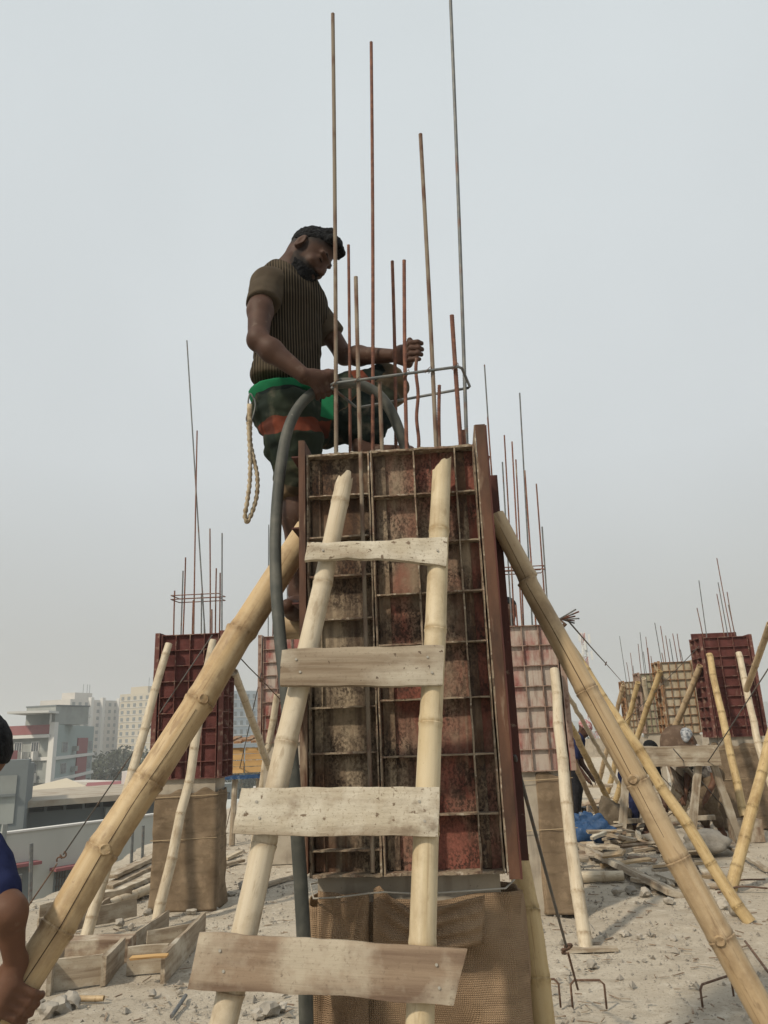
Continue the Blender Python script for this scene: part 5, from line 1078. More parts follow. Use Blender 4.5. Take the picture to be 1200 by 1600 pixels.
def mast():
    b = W(925, 1120, 190); zt = W(918, 988, 190)[2]; e = empty('radio_mast', (b[0], b[1], ZG)); tag(e, 'hazy red and white lattice radio mast in the distance', 'radio mast')
    M_w = layered('mast_white', (0.62, 0.62, 0.6)); M_r = layered('mast_red', (0.36, .12, .10)); n = 14
    w_ = lambda t: 2.6 * (1 - t) + .8 * t
    c4 = lambda t: [np.array([b[0] + sx * w_(t) / 2, b[1] + sy * w_(t) / 2, ZG + (zt - ZG) * t]) for sx, sy in ((-1, -1), (1, -1), (1, 1), (-1, 1))]
    for k in range(4): MB().tube([c4(0)[k], c4(1)[k]], .11, 5).build('leg', M_w, e)
    for i in range(n):
        mb = MB(); a, c_ = c4(i / n), c4((i + 1) / n)
        for k in range(4): mb.tube([a[k], c_[(k + 1) % 4]], .07, 4); mb.tube([a[(k + 1) % 4], c_[k]], .07, 4); mb.tube([a[k], a[(k + 1) % 4]], .07, 4)
        mb.build('bracing', M_r if i % 2 else M_w, e)
    for k, (dx, t) in enumerate(((-1.2, .97), (1.2, .96), (-1.3, .85), (1.4, .86), (0, .92), (-1.4, .72), (1.4, .7))): z = ZG + (zt - ZG) * t; MB().box((b[0] + dx - .25, b[1] - 1, z - 1.1), (b[0] + dx + .25, b[1] - .7, z + 1.1)).build('antenna', M_w, e)
mast()

# ------------------------------------------------------------------ the hazy air
hz = NT('hazy_air'); hz.t.nodes.remove(hz.b); pv = hz.n('VolumePrincipled'); pv.inputs['Color'].default_value = (0.86, 0.88, 0.90, 1); pv.inputs['Density'].default_value = HAZE if 'HAZE' in globals() else 0.0010; pv.inputs['Anisotropy'].default_value = 0.1
hz.l(pv.outputs[0], hz.out.inputs['Volume'])
tag(MB().box((-1760, -1760, -19.4), (1760, 1760, 62)).build('haze', hz.m, base=(0, 0, -19.4)), 'pale grey haze over the whole town', 'haze', kind='stuff')

# ------------------------------------------------------------------ people: signed-distance bodies turned into one skin
class Sdf:
    def __init__(s): s.p = []; s.cuts = []
    def cap(s, a, b, ra, rb=None, k=.02, sub=False):
        a, b = np.asarray(a, float), np.asarray(b, float); rb = ra if rb is None else rb; r = max(ra, rb)
        s.p.append(('c', (a, b, ra, rb), np.minimum(a, b) - r, np.maximum(a, b) + r, k, sub)); return s
    def chain(s, pts, rs, k=.02):
        for i in range(len(pts) - 1): s.cap(pts[i], pts[i + 1], rs[i], rs[i + 1], k)
        return s
    def ell(s, c, ax, rad, k=.02, sub=False):
        c = np.asarray(c, float); r = max(rad); s.p.append(('e', (c, np.asarray(ax, float), np.asarray(rad, float)), c - r, c + r, k, sub)); return s
    def cut(s, p, n): s.cuts.append((np.asarray(p, float), unit(n))); return s
    def mesh(s, h, inflate=0.0):
        adds = [q for q in s.p if not q[5]]
        lo = np.min([q[2] for q in adds], 0) - 3 * h - .01; hi = np.max([q[3] for q in adds], 0) + 3 * h + .01
        n = np.ceil((hi - lo) / h).astype(int) + 1; F_ = np.full(n, 1.0, np.float32); gx = [lo[i] + h * np.arange(n[i]) for i in range(3)]
        for kind, d, a, b, k, sub in s.p:
            m_ = k + 2.5 * h; i0 = np.maximum(np.floor((a - m_ - lo) / h).astype(int), 0); i1 = np.minimum(np.ceil((b + m_ - lo) / h).astype(int) + 1, n)
            if (i1 <= i0).any(): continue
            sl = tuple(slice(i0[i], i1[i]) for i in range(3)); P = np.stack(np.meshgrid(*[gx[i][sl[i]] for i in range(3)], indexing='ij'), -1)
            if kind == 'c':
                A, B, ra, rb = d; ab = B - A; t = np.clip(((P - A) @ ab) / max(ab @ ab, 1e-9), 0, 1); D = np.linalg.norm(P - A - t[..., None] * ab, axis=-1) - (ra + (rb - ra) * t)
            else:
                c, ax, rad = d; q = (P - c) @ ax.T / rad; k0 = np.linalg.norm(q, axis=-1); k1 = np.linalg.norm(q / rad, axis=-1) + 1e-9; D = np.where(k0 < 1e-6, -rad.min(), k0 * (k0 - 1) / k1)
            f0 = F_[sl]
            if sub: g = np.clip(.5 - .5 * (f0 + D) / k, 0, 1); F_[sl] = f0 * (1 - g) + (-D) * g + k * g * (1 - g)
            else: g = np.clip(.5 + .5 * (f0 - D) / k, 0, 1); F_[sl] = f0 * (1 - g) + D * g - k * g * (1 - g)
        F_ = F_ - np.float32(inflate)
        if s.cuts:
            P = np.stack(np.meshgrid(*gx, indexing='ij'), -1)
            for p, nn in s.cuts: F_ = np.maximum(F_, ((P - p) @ nn).astype(np.float32))
        return nets(F_, lo, h)
def nets(F_, lo, h):
    s_ = F_ < 0; n = F_.shape; c = [slice(0, -1), slice(1, None)]
    cnt = sum(s_[c[i], c[j], c[k]].astype(np.int8) for i in (0, 1) for j in (0, 1) for k in (0, 1)); act = (cnt > 0) & (cnt < 8); idx = np.argwhere(act)
    acc = np.zeros((len(idx), 3)); num = np.zeros(len(idx))
    for ax in range(3):
        o = [a for a in range(3) if a != ax]
        for da in (0, 1):
            for db in (0, 1):
                p = idx.copy(); p[:, o[0]] += da; p[:, o[1]] += db; q = p.copy(); q[:, ax] += 1
                fa, fb = F_[tuple(p.T)], F_[tuple(q.T)]; m_ = (fa < 0) != (fb < 0); t = np.where(m_, fa / np.where(fa == fb, 1, fa - fb), 0)
                pos = p.astype(float); pos[:, ax] += t; acc[m_] += pos[m_]; num[m_] += 1
    V = lo + h * acc / num[:, None]; ids = np.full(act.shape, -1); ids[tuple(idx.T)] = np.arange(len(idx)); Q = []
    for ax in range(3):
        o = [a for a in range(3) if a != ax]; sl0 = [slice(1, -1)] * 3; sl0[ax] = slice(0, -1); sl1 = [slice(1, -1)] * 3; sl1[ax] = slice(1, None)
        A, B = s_[tuple(sl0)], s_[tuple(sl1)]; e = np.argwhere(A != B); sg = A[tuple(e.T)]; off = np.ones(3, int); off[ax] = 0; e = e + off
        def cell(da, db): p = e.copy(); p[:, o[0]] -= da; p[:, o[1]] -= db; return ids[tuple(p.T)]
        q = np.stack([cell(1, 1), cell(0, 1), cell(0, 0), cell(1, 0)], 1)
        if ax == 1: sg = ~sg
        q[~sg] = q[~sg][:, ::-1]; Q.append(q)
    return V, np.vstack(Q)
def skin_object(name, V, Q, mat, parent, attr=None, smooth_it=2):
    for _ in range(smooth_it):                      # light smoothing
        S = np.zeros_like(V); c = np.zeros(len(V))
        for a in range(4): np.add.at(S, Q[:, a], V[Q[:, (a + 1) % 4]]); np.add.at(c, Q[:, a], 1)
        V = V * .5 + .5 * S / np.maximum(c, 1)[:, None]
    base = np.array(wloc(parent)); me = bpy.data.meshes.new(name); me.from_pydata((V - base).tolist(), [], Q.tolist()); me.validate()
    me.polygons.foreach_set('use_smooth', [True] * len(me.polygons)); me.materials.append(mat)
    for k, arr in (attr or {}).items(): at = me.attributes.new(k, 'FLOAT', 'POINT'); at.data.foreach_set('value', np.asarray(arr, np.float32))
    me.update(); o = bpy.data.objects.new(name, me); col.objects.link(o); o.parent = parent; return o
def normals(V, Q):
    fn = np.cross(V[Q[:, 2]] - V[Q[:, 0]], V[Q[:, 3]] - V[Q[:, 1]]); N = np.zeros_like(V)
    for a in range(4): np.add.at(N, Q[:, a], fn)
    return N / (np.linalg.norm(N, axis=1)[:, None] + 1e-12)
def folds(V, Q, amp, freq, seed, dirs=((1, 0, 0), (0, 1, 0), (0, 0, 1)), ridge=True):
    P = np.stack([V @ np.asarray(d, float) for d in dirs], -1) * freq; f = fbm(P, 3, seed); f = np.maximum(0.6 - np.abs(f), -.25) if ridge else f
    return V + normals(V, Q) * (amp * f)[:, None]
def basis(f, u):
    f = unit(f); u = unit(np.asarray(u, float) - f * (f @ np.asarray(u, float))); s_ = np.cross(f, u); return np.array([s_, f, u])   # rows: side, forward, up

def skin_mat(name, c, dust=0.3):
    t = NT(name); v = t.coord('pos'); k = t.mix(t.ramp(t.noise(v, 14, 5), .35, .68), c, tuple(x * .72 for x in c)); k = t.mix(t.ramp(t.noise(v, 30, 5), .58, .75, 0, dust), k, (0.34, 0.28, 0.22))
    at = t.n('Attribute', attribute_name='stubble'); k = t.mix(t.math('MULTIPLY', at.outputs['Fac'], t.ramp(t.noise(v, 260, 3), .25, .6, .72, 1.0)), k, (0.010, 0.009, 0.009)); nb = t.bump(t.noise(v, 180, 3), .12, .002); m_ = t.done(k, .62, nb, spec=.25); t.b.inputs['Subsurface Weight'].default_value = .05; t.b.inputs['Subsurface Radius'].default_value = (.012, .005, .003); return m_
M_skin = skin_mat('brown_skin', (0.074, 0.037, 0.025), .2); M_skin2 = skin_mat('tan_skin', (0.135, 0.066, 0.040), .2)
M_hair = layered('black_hair', (0.006, 0.0065, 0.008), [((0.014, 0.015, 0.018), 90, .45, .65, 3)], rough=.75, spec=.15, coord='pos', bumps=[(160, .9, .01, None)])
M_lip = layered('lip', (0.10, 0.045, 0.04), rough=.5)
def cloth(name, c, c2, sc_=30, rnd=0): return layered(name, c, [(c2, sc_, .42, .66, 5)], rough=.95, coord='pos', bumps=[(350, .25, .002, None)], spec=.05)

def head(S, H, B, s_=1.0, detail=True):
    """adds a head to S. H centre, B rows side/forward/up."""
    L = lambda a, f, u: H + s_ * (B[0] * a + B[1] * f + B[2] * u)
    S.ell(L(0, -.012, .032), B, np.array((.076, .096, .086)) * s_, .03); S.ell(L(0, .022, -.040), B, np.array((.060, .072, .078)) * s_, .03)
    S.ell(L(0, .050, -.092), B, np.array((.034, .034, .028)) * s_, .03)
    for q in (-1, 1): S.cap(L(q * .052, -.005, -.055), L(q * .026, .058, -.100), .018 * s_, .018 * s_, .025)
    if detail:
        S.ell(L(0, .080, .020), B, np.array((.052, .017, .012)) * s_, .015)
        for q in (-1, 1):
            S.ell(L(q * .031, .096, -.002), B, np.array((.020, .016, .012)) * s_, .010, sub=True); S.ell(L(q * .031, .078, -.004), B, np.array((.015, .013, .010)) * s_, .006)
            S.ell(L(q * .038, .070, -.034), B, np.array((.022, .018, .018)) * s_, .02)
            S.ell(L(q * .080, -.012, -.008), basis(B[1] + B[0] * q * .35, B[2]), np.array((.010, .021, .033)) * s_, .006); S.ell(L(q * .091, -.006, -.004), B, np.array((.008, .011, .019)) * s_, .006, sub=True)
            S.ell(L(q * .013, .098, -.044), B, np.array((.010, .012, .008)) * s_, .008)
        S.cap(L(0, .086, .012), L(0, .112, -.036), .009 * s_, .0135 * s_, .012); S.ell(L(0, .090, -.066), B, np.array((.022, .011, .006)) * s_, .008); S.ell(L(0, .087, -.078), B, np.array((.019, .011, .007)) * s_, .008)
    return L
def hair(parent, H, B, s_, h, quiff=True, seed=1, mat=None):
    S = Sdf(); head(S, H, B, s_, False); L = lambda a, f, u: H + s_ * (B[0] * a + B[1] * f + B[2] * u)
    if quiff:
        for a, f, u, r in ((-.045, .058, .086, .017), (-.02, .078, .088, .021), (.015, .080, .088, .020), (.045, .060, .086, .017), (0, .050, .104, .022), (-.03, .02, .110, .020), (.03, .02, .110, .020), (0, -.02, .112, .021), (0.0, .100, .076, .017), (.020, .104, .068, .012), (-.016, .102, .070, .012)): S.ell(L(a, f, u), B, np.array((r, r * 1.15, r)) * s_, .012)
    S.cut(L(0, .030, .048), B[1] * .60 - B[2]); S.cut(L(0, -.04, -.06), -B[2] + B[1] * .3)
    V, Q = S.mesh(h, .0030); N = normals(V, Q); V = V + N * (.0042 * fbm(V * 130, 3, seed))[:, None]
    return skin_object('hair', V, Q, mat or M_hair, parent, smooth_it=1)

def grip(S, C, A, rad, wrist, bdir, thumb=1, s_=1.0, kf=.0035):
    """a hand closed round a bar through C with axis A (towards the thumb side)."""
    A = unit(A); n0 = wrist - C; n0 = unit(n0 - A * (n0 @ A)); b = np.asarray(bdir, float); b = unit(b - A * (b @ A) - n0 * (b @ n0)); rf = .0088 * s_; R_ = rad + rf * .95; ka = min(1.0, .034 / R_)
    pos = lambda o, th, r=0.0: C + A * o + (R_ + r) * (math.cos(th) * n0 + math.sin(th) * b)
    for i, o in enumerate((.030, .0105, -.0085, -.027)):
        o *= s_; q = (1.0, 1.06, 1.0, .86)[i]; r = rf * (1, 1.02, .98, .88)[i]
        S.chain([pos(o, .45, .012), pos(o, .45 + 1.15 * q * ka, .006), pos(o, .45 + 2.15 * q * ka, .001), pos(o, .45 + 2.9 * q * ka, 0)], [r * 1.2, r * 1.06, r, r * .88], kf)
        S.cap(wrist * .8 + C * .2 + A * o * .55 + n0 * .0, pos(o, .35, .011), .0155 * s_, .0125 * s_, .014)
    S.cap(wrist * .7 + C * .3 + A * .01, pos(0, .1, .012), .020 * s_, .017 * s_, .02)
    t0 = wrist * .62 + C * .38 + A * .022 * s_ - b * .012; S.chain([t0, pos(.040 * s_, -.55, .010), pos(.047 * s_, .15, .008), pos(.050 * s_, .75, .004)] if thumb > 0 else [t0, pos(.040 * s_, -.75, .006), pos(.036 * s_, -1.5, .002), pos(.030 * s_, -2.2, 0)], [.0165 * s_, .0125 * s_, .0105 * s_, .0092 * s_], .010)

def standing_man():
    J = dict(shR=W(410, 443, 2.38), elR=W(403, 532, 2.26), wrR=W(474, 586, 2.245), shL=W(497, 492, 2.64), elL=W(538, 556, 2.66), wrL=W(617, 556, 2.50), neck=W(450, 432, 2.50), H=W(484, 398, 2.47),
             hipR=W(453, 648, 2.46), knR=W(464, 742, 2.50), anR=W(469, 926, 2.60), hipL=W(485, 642, 2.62), knL=W(606, 600, 2.66), anL=W(566, 690, 2.60))
    base = J['anR'].copy(); base[2] -= .09
    e = empty('person', base); tag(e, 'man in brown ribbed T-shirt standing on the column, holding a hose and a bar', 'person')
    S_ = unit(J['shR'] - J['shL']); S_[2] *= .4; S_ = unit(S_); Fd = np.array([-S_[1], S_[0], 0]); Fd = Fd if Fd[0] > 0 else -Fd; Bt = basis(unit(Fd + np.array([0, 0, -.12])), (0, 0, 1))
    hv = np.array([.68, -.24, -.70]); Bh = basis(hv, np.array([.6, 0, .8]))
    b = Sdf(); head(b, J['H'], Bh, .93)
    Lh = lambda a, f, u: J['H'] + .91 * (Bh[0] * a + Bh[1] * f + Bh[2] * u)
    b.cap(Lh(0, -.035, -.035), J['neck'], .049, .056, .03); b.cap(J['neck'], W(450, 480, 2.52), .056, .085, .04)
    b.chain([J['shR'], lerp(J['shR'], J['elR'], .5), J['elR']], [.038, .043, .034], .02); b.chain([J['elR'], lerp(J['elR'], J['wrR'], .30), J['wrR']], [.034, .0385, .025], .02)
    b.chain([J['shL'], J['elL']], [.044, .034], .03); b.chain([J['elL'], lerp(J['elL'], J['wrL'], .3), J['wrL']], [.034, .037, .024], .02)
    hc = W(503, 606, 2.298); ax = unit(W(475, 626, 2.29) - W(540, 598, 2.308)); grip(b, hc, -ax, HOSE_R, J['wrR'] + np.array([.006, 0, .004]), np.array([.5, -.6, -.55]), 1, 1.05)
    bar_c = np.array(MM @ Vector(PM(651, 553, .275).tolist())); grip(b, bar_c, np.array([.06, 0, 1]), .012, J['wrL'], np.array([0.25, -1, 0.0]), 1, 1.12)
    b.chain([lerp(J['knR'], J['anR'], .08), lerp(J['knR'], J['anR'], .35), J['anR']], [.045, .054, .036], .03); heel = J['anR'] + np.array([.015, .03, -.06]); toe = J['anR'] + np.array([-.02, -.17, -.075]); b.chain([J['anR'], heel], [.036, .034], .03); b.chain([heel, lerp(heel, toe, .6), toe], [.034, .036, .026], .03)
    b.chain([lerp(J['knL'], J['anL'], .35), J['anL']], [.036, .034], .03); toe = J['anL'] + np.array([.17, -.02, -.055]); b.chain([J['anL'], J['anL'] + np.array([.0, 0, -.045])], [.036, .03], .02); b.chain([J['anL'] + np.array([0, 0, -.045]), toe], [.033, .024], .03)
    V, Q = b.mesh(.0036); loc = (V - J['H']) @ Bh.T / .93; hd = np.linalg.norm(loc - np.array([0, 0, -.01]), axis=1) < .165; ss = lambda x, a, c: np.clip((x - a) / (c - a), 0, 1) ** 2 * (3 - 2 * np.clip((x - a) / (c - a), 0, 1))
    lf, lu, la = loc[:, 1], loc[:, 2], np.abs(loc[:, 0]); nz_ = .006 * fbm(V * 60, 2, 3)
    sc_ = ss(lu - (.60 * lf + .004) + nz_, -.012, .026) * ss(lf + nz_, -.2, -.1) * (1 - ss(la, .079, .084))            # cropped sides
    bw = ss(-lu + nz_, .044, .060) * ss(lf + nz_, .002, .024) * (1 - ss(-lu, .135, .15)); sb = ss(la, .05, .058) * ss(lf, -.006, .006) * (1 - ss(lf, .018, .032)) * ss(-lu, -.03, -.01) * (1 - ss(la, .071, .076)); lipm = np.exp(-((loc[:, 0] / .020) ** 2 + ((lu + .072) / .008) ** 2)) * (lf > .07)
    stub = np.where(hd, np.clip(np.maximum(sc_, np.maximum(bw, sb * .8)) - lipm * .8, 0, 1), 0); skin_object('body', V, Q, M_skin, e, {'stubble': stub}, smooth_it=1)
    hair(e, J['H'], Bh, .93, .0036, True, 4)
    bd = Sdf(); head(bd, J['H'], Bh, .93, True)     # beard, moustache, brows
    bd.ell(Lh(0, .062, -.112), Bh, (.036, .030, .026), .02); bd.ell(Lh(0, .105, -.073), Bh, (.019, .022, .009), .004, sub=True)
    bd.cut(Lh(0, .02, -.070), Bh[2] - Bh[1] * .05); bd.cut(Lh(0, .014, -.06), -Bh[1] - Bh[2] * .25)
    V, Q = bd.mesh(.0030, .0030); V = V + normals(V, Q) * (.0040 * fbm(V * 120, 2, 9))[:, None]; skin_object('beard', V, Q, M_hair, e, smooth_it=1)
    bd = Sdf()
    for q in (-1, 1): bd.chain([Lh(0, .101, -.058), Lh(q * .026, .091, -.066), Lh(q * .036, .076, -.088)], [.006, .006, .008], .006)
    V, Q = bd.mesh(.003); skin_object('moustache', V, Q, M_hair, e, smooth_it=1)
    for q in (-1, 1):
        bd = Sdf().chain([Lh(q * .048, .074, .020), Lh(q * .032, .090, .026), Lh(q * .014, .095, .020)], [.003, .0048, .0045], .004); V, Q = bd.mesh(.003); skin_object('eyebrow', V, Q, M_hair, e, smooth_it=1)
        bd = Sdf().ell(Lh(q * .031, .0895, -.008), Bh, (.0145, .005, .0028), .003); V, Q = bd.mesh(.0025); skin_object('eyelash', V, Q, M_hair, e, smooth_it=1)
    # T-shirt: ribbed body, plain sleeves
    t = NT('ribbed_shirt'); v = t.coord('pos'); dt = t.n('VectorMath', operation='DOT_PRODUCT'); t.l(v, dt.inputs[0]); dt.inputs[1].default_value = tuple((Fd * .75 - S_ * .66).tolist())
    w_ = t.math('SINE', t.math('ADD', t.math('MULTIPLY', dt.outputs['Value'], 2 * math.pi / .0098), t.math('MULTIPLY', t.noise(v, 5, 2), 5.0)))
    c = t.mix(t.ramp(w_, .0, .95), (0.017, 0.014, 0.011), (0.092, 0.074, 0.052)); c = t.mix(t.ramp(t.noise(v, 6, 4), .5, .75, 0, .5), c, (0.15, 0.12, 0.085)); M_shirt = t.done(c, .95, t.bump(w_, .35, .002), spec=.05)
    M_sleeve = cloth('brown_sleeve', (0.085, 0.068, 0.050), (0.060, 0.048, 0.036), 8)
    s = Sdf(); s.ell(W(452, 478, 2.52), Bt, (.150, .104, .17), .06); s.ell(W(450, 548, 2.53), Bt, (.132, .100, .16), .06); s.ell(W(449, 596, 2.53), Bt, (.142, .108, .085), .05)
    s.cap(J['shR'] + np.array([.06, .06, -.02]), J['shL'] - np.array([.03, .03, .0]), .062, .062, .05); s.cap(W(446, 440, 2.50), J['shR'] + np.array([.05, .04, .0]), .05, .05, .05)
    s.cut(W(447, 606, 2.53), (-.16, 0, -1)); s.ell(Lh(0, -.02, -.10), basis(Bh[1], Bh[2]), (.062, .066, .05), .012, sub=True)
    V, Q = s.mesh(.006); V = folds(V, Q, .010, 9, 3, ((1, 0, .5), (0, 1, 0), (-.4, 0, .8))); V = folds(V, Q, .012, 5, 14, ((.3, 0, .2), (0, .3, 0), (0, 0, 2.6)), True); skin_object('shirt', V, Q, M_shirt, e)
    s = Sdf(); d = unit(J['elR'] - J['shR']); s.chain([J['shR'] + np.array([.02, .02, .0]), J['shR'] + d * .15], [.063, .055], .02); s.ell(J['shR'] + np.array([.028, .028, .004]), np.eye(3), (.070, .070, .064), .02); s.cut(J['shR'] + d * .118, d + np.array([.15, 0, 0])); s.cut(J['shR'] + np.array([.068, .05, 0]), unit(np.array([.8, .45, -.1])))
    V, Q = s.mesh(.005); V = folds(V, Q, .007, 12, 5); skin_object('sleeve', V, Q, M_sleeve, e)
    s = Sdf(); d = unit(J['elL'] - J['shL']); s.chain([J['shL'] - np.array([.02, .0, .0]), J['shL'] + d * .15], [.066, .056], .02); s.cut(J['shL'] + d * .105, d); V, Q = s.mesh(.005); V = folds(V, Q, .006, 12, 6); skin_object('sleeve', V, Q, M_sleeve, e)
    # rolled checked trousers
    hemR = W(464, 778, 2.54); hemL = lerp(J['knL'], J['anL'], .88)
    s = Sdf(); s.ell(W(452, 648, 2.54), Bt, (.150, .116, .105), .05); s.chain([J['hipR'], lerp(J['hipR'], J['knR'], .5), J['knR'], hemR], [.094, .088, .070, .050], .04); s.chain([J['hipL'], lerp(J['hipL'], J['knL'], .55) + np.array([0, 0, -.02]), J['knL']], [.105, .092, .070], .04)
    s.chain([J['knL'] + np.array([-.01, 0, -.01]), hemL], [.072, .058], .03); s.cap(W(505, 665, 2.60), W(575, 648, 2.63), .075, .062, .05); s.p = s.p
    V, Q = s.mesh(.006); V = folds(V, Q, .018, 7, 21, ((1, 0, .8), (0, .8, 0), (-.6, 0, 1.5))); V = folds(V, Q, .009, 19, 23, ((1, 0, .5), (0, .7, 0), (-.3, 0, 1.2)))
    def along(P):
        best = np.full(len(P), 9.); out = np.zeros(len(P))
        for ch, o0 in (([J['hipR'], J['knR'], hemR], 0.0), ([J['hipL'], J['knL'], hemL], .33)):
            acc = o0
            for a, b2 in zip(ch[:-1], ch[1:]): ab = b2 - a; tt = ((P - a) @ ab) / (ab @ ab); tc_ = np.clip(tt, -.6 if a is ch[0] else 0, 1); dd = np.linalg.norm(P - a - tc_[:, None] * ab, axis=1); m_ = dd < best; best[m_] = dd[m_]; out[m_] = acc + tc_[m_] * np.linalg.norm(ab); acc += np.linalg.norm(ab)
        return out
    t = NT('checked_trousers'); at = t.n('Attribute', attribute_name='along'); v = t.coord('pos'); k = t.math('ADD', at.outputs['Fac'], t.math('MULTIPLY', t.math('SUBTRACT', t.noise(v, 9, 2), .5), .05))
    rp = t.n('ValToRGB'); t.l(t.ramp(k, -.15, .85), rp.inputs[0]); el = rp.color_ramp; el.interpolation = 'CONSTANT'
    GRN, DGR, RED, TAN, OLV = (0.028, 0.036, 0.027), (0.011, 0.016, 0.014), (0.135, 0.040, 0.025), (0.12, 0.085, 0.052), (0.055, 0.058, 0.036)
    stops = [(0, DGR), (.07, GRN), (.175, RED), (.228, GRN), (.33, OLV), (.385, TAN), (.44, OLV), (.47, DGR), (.58, GRN), (.66, RED), (.71, DGR), (.78, TAN), (.87, OLV), (.92, DGR)]
    el.elements[0].position = 0; el.elements[0].color = (*stops[0][1], 1); el.elements[1].position = stops[1][0]; el.elements[1].color = (*stops[1][1], 1)
    for p_, c_ in stops[2:]: q = el.elements.new(p_); q.color = (*c_, 1)
    sx = t.n('VectorMath', operation='DOT_PRODUCT'); t.l(v, sx.inputs[0]); sx.inputs[1].default_value = (.6, -.75, .1); st = t.math('SINE', t.math('MULTIPLY', sx.outputs['Value'], 2 * math.pi / .13))
    c = t.mix(t.ramp(st, .2, .5, 0, .45), rp.outputs[0], (0.012, 0.018, 0.02)); c = t.mix(t.ramp(t.noise(v, 18, 5), .55, .75, 0, .3), c, (0.20, 0.17, 0.13))
    skin_object('trousers', V, Q, t.done(c, .95, t.bump(t.noise(v, 300, 2), .2, .002), spec=.05), e, {'along': along(V)})
    # green sash
    M_sash = cloth('green_sash', (0.020, 0.165, 0.075), (0.014, 0.115, 0.055), 12); s = Sdf(); s.ell(W(449, 612, 2.53), Bt, (.160, .126, .13), .02); s.cut(W(402, 605, 2.44), (-.10, 0, 1)); s.cut(W(400, 629, 2.44), (.28, 0, -1)); V, Q = s.mesh(.005); skin_object('sash', V, Q, M_sash, e)
    q = [W(503, 618, 2.40), W(521, 617, 2.40), W(521, 656, 2.40), W(501, 650, 2.40)]; MB().prism(q, (0, .004, 0)).build('sash_end', M_sash, e)
    # rope lanyard on a snap hook
    r = empty('rope_lanyard', W(388, 815, 2.40)); tag(r, 'looped beige rope hanging from a snap hook on the man\'s green sash', 'rope'); M_rope = layered('rope_fibre', (0.42, 0.35, 0.25), [((0.25, 0.19, 0.12), 60, .45, .65, 4)], coord='pos')
    pts = spline([W(x, y, 2.40 + dy) for x, y, dy in ((391, 655, 0), (391, 690, 0), (396, 715, .0), (402, 745, .005), (401, 775, .01), (394, 800, .01), (386, 815, .005), (383, 805, 0), (386, 785, -.004), (390, 755, -.006), (391, 725, -.006), (390, 695, -.006), (388, 660, -.004))], 14)
    rg_ = np.cumsum(np.r_[0, np.linalg.norm(np.diff(pts, axis=0), axis=1)]); ring = [[1 + .26 * math.cos(2 * (2 * math.pi * j / 12) + s0 * 300) for j in range(12)] for s0 in rg_]
    MB().tube(pts, .0068, 12, ring=ring).build('rope', M_rope, r, smooth=True)
    cb = [W(x, y, 2.40) for x, y in ((396, 622), (391, 615), (388, 625), (388, 640), (385, 655), (389, 660), (394, 655), (399, 635), (398, 625), (396, 622))]; MB().tube(spline(cb, 5), .0028, 8).build('snap_hook', M_greybar, r, smooth=True); MB().tube([W(390, 632, 2.40), W(390, 668, 2.40)], [.009, .008], 10).build('rope_splice', M_rope, r, smooth=True)
    print('ARM', [round(float(np.linalg.norm(J[a] - J[b_])), 3) for a, b_ in (('shR', 'elR'), ('elR', 'wrR'), ('shL', 'elL'), ('elL', 'wrL'), ('hipR', 'knR'), ('knR', 'anR'), ('hipL', 'knL'), ('knL', 'anL'), ('H', 'neck'), ('neck', 'hipR'))])
    return J
JM = standing_man()
# bamboo ledger lashed behind the column: what he stands on
fz = JM['anR'][2] - .125
o = bamboo('bamboo_ledger', [np.array([-.37, 2.57, fz]), np.array([.22, 2.60, fz])], .038, .036, M_bam_tan, seed=71, n=14); tag(o, 'level bamboo pole behind the steel form under the standing man\'s foot', 'bamboo pole')

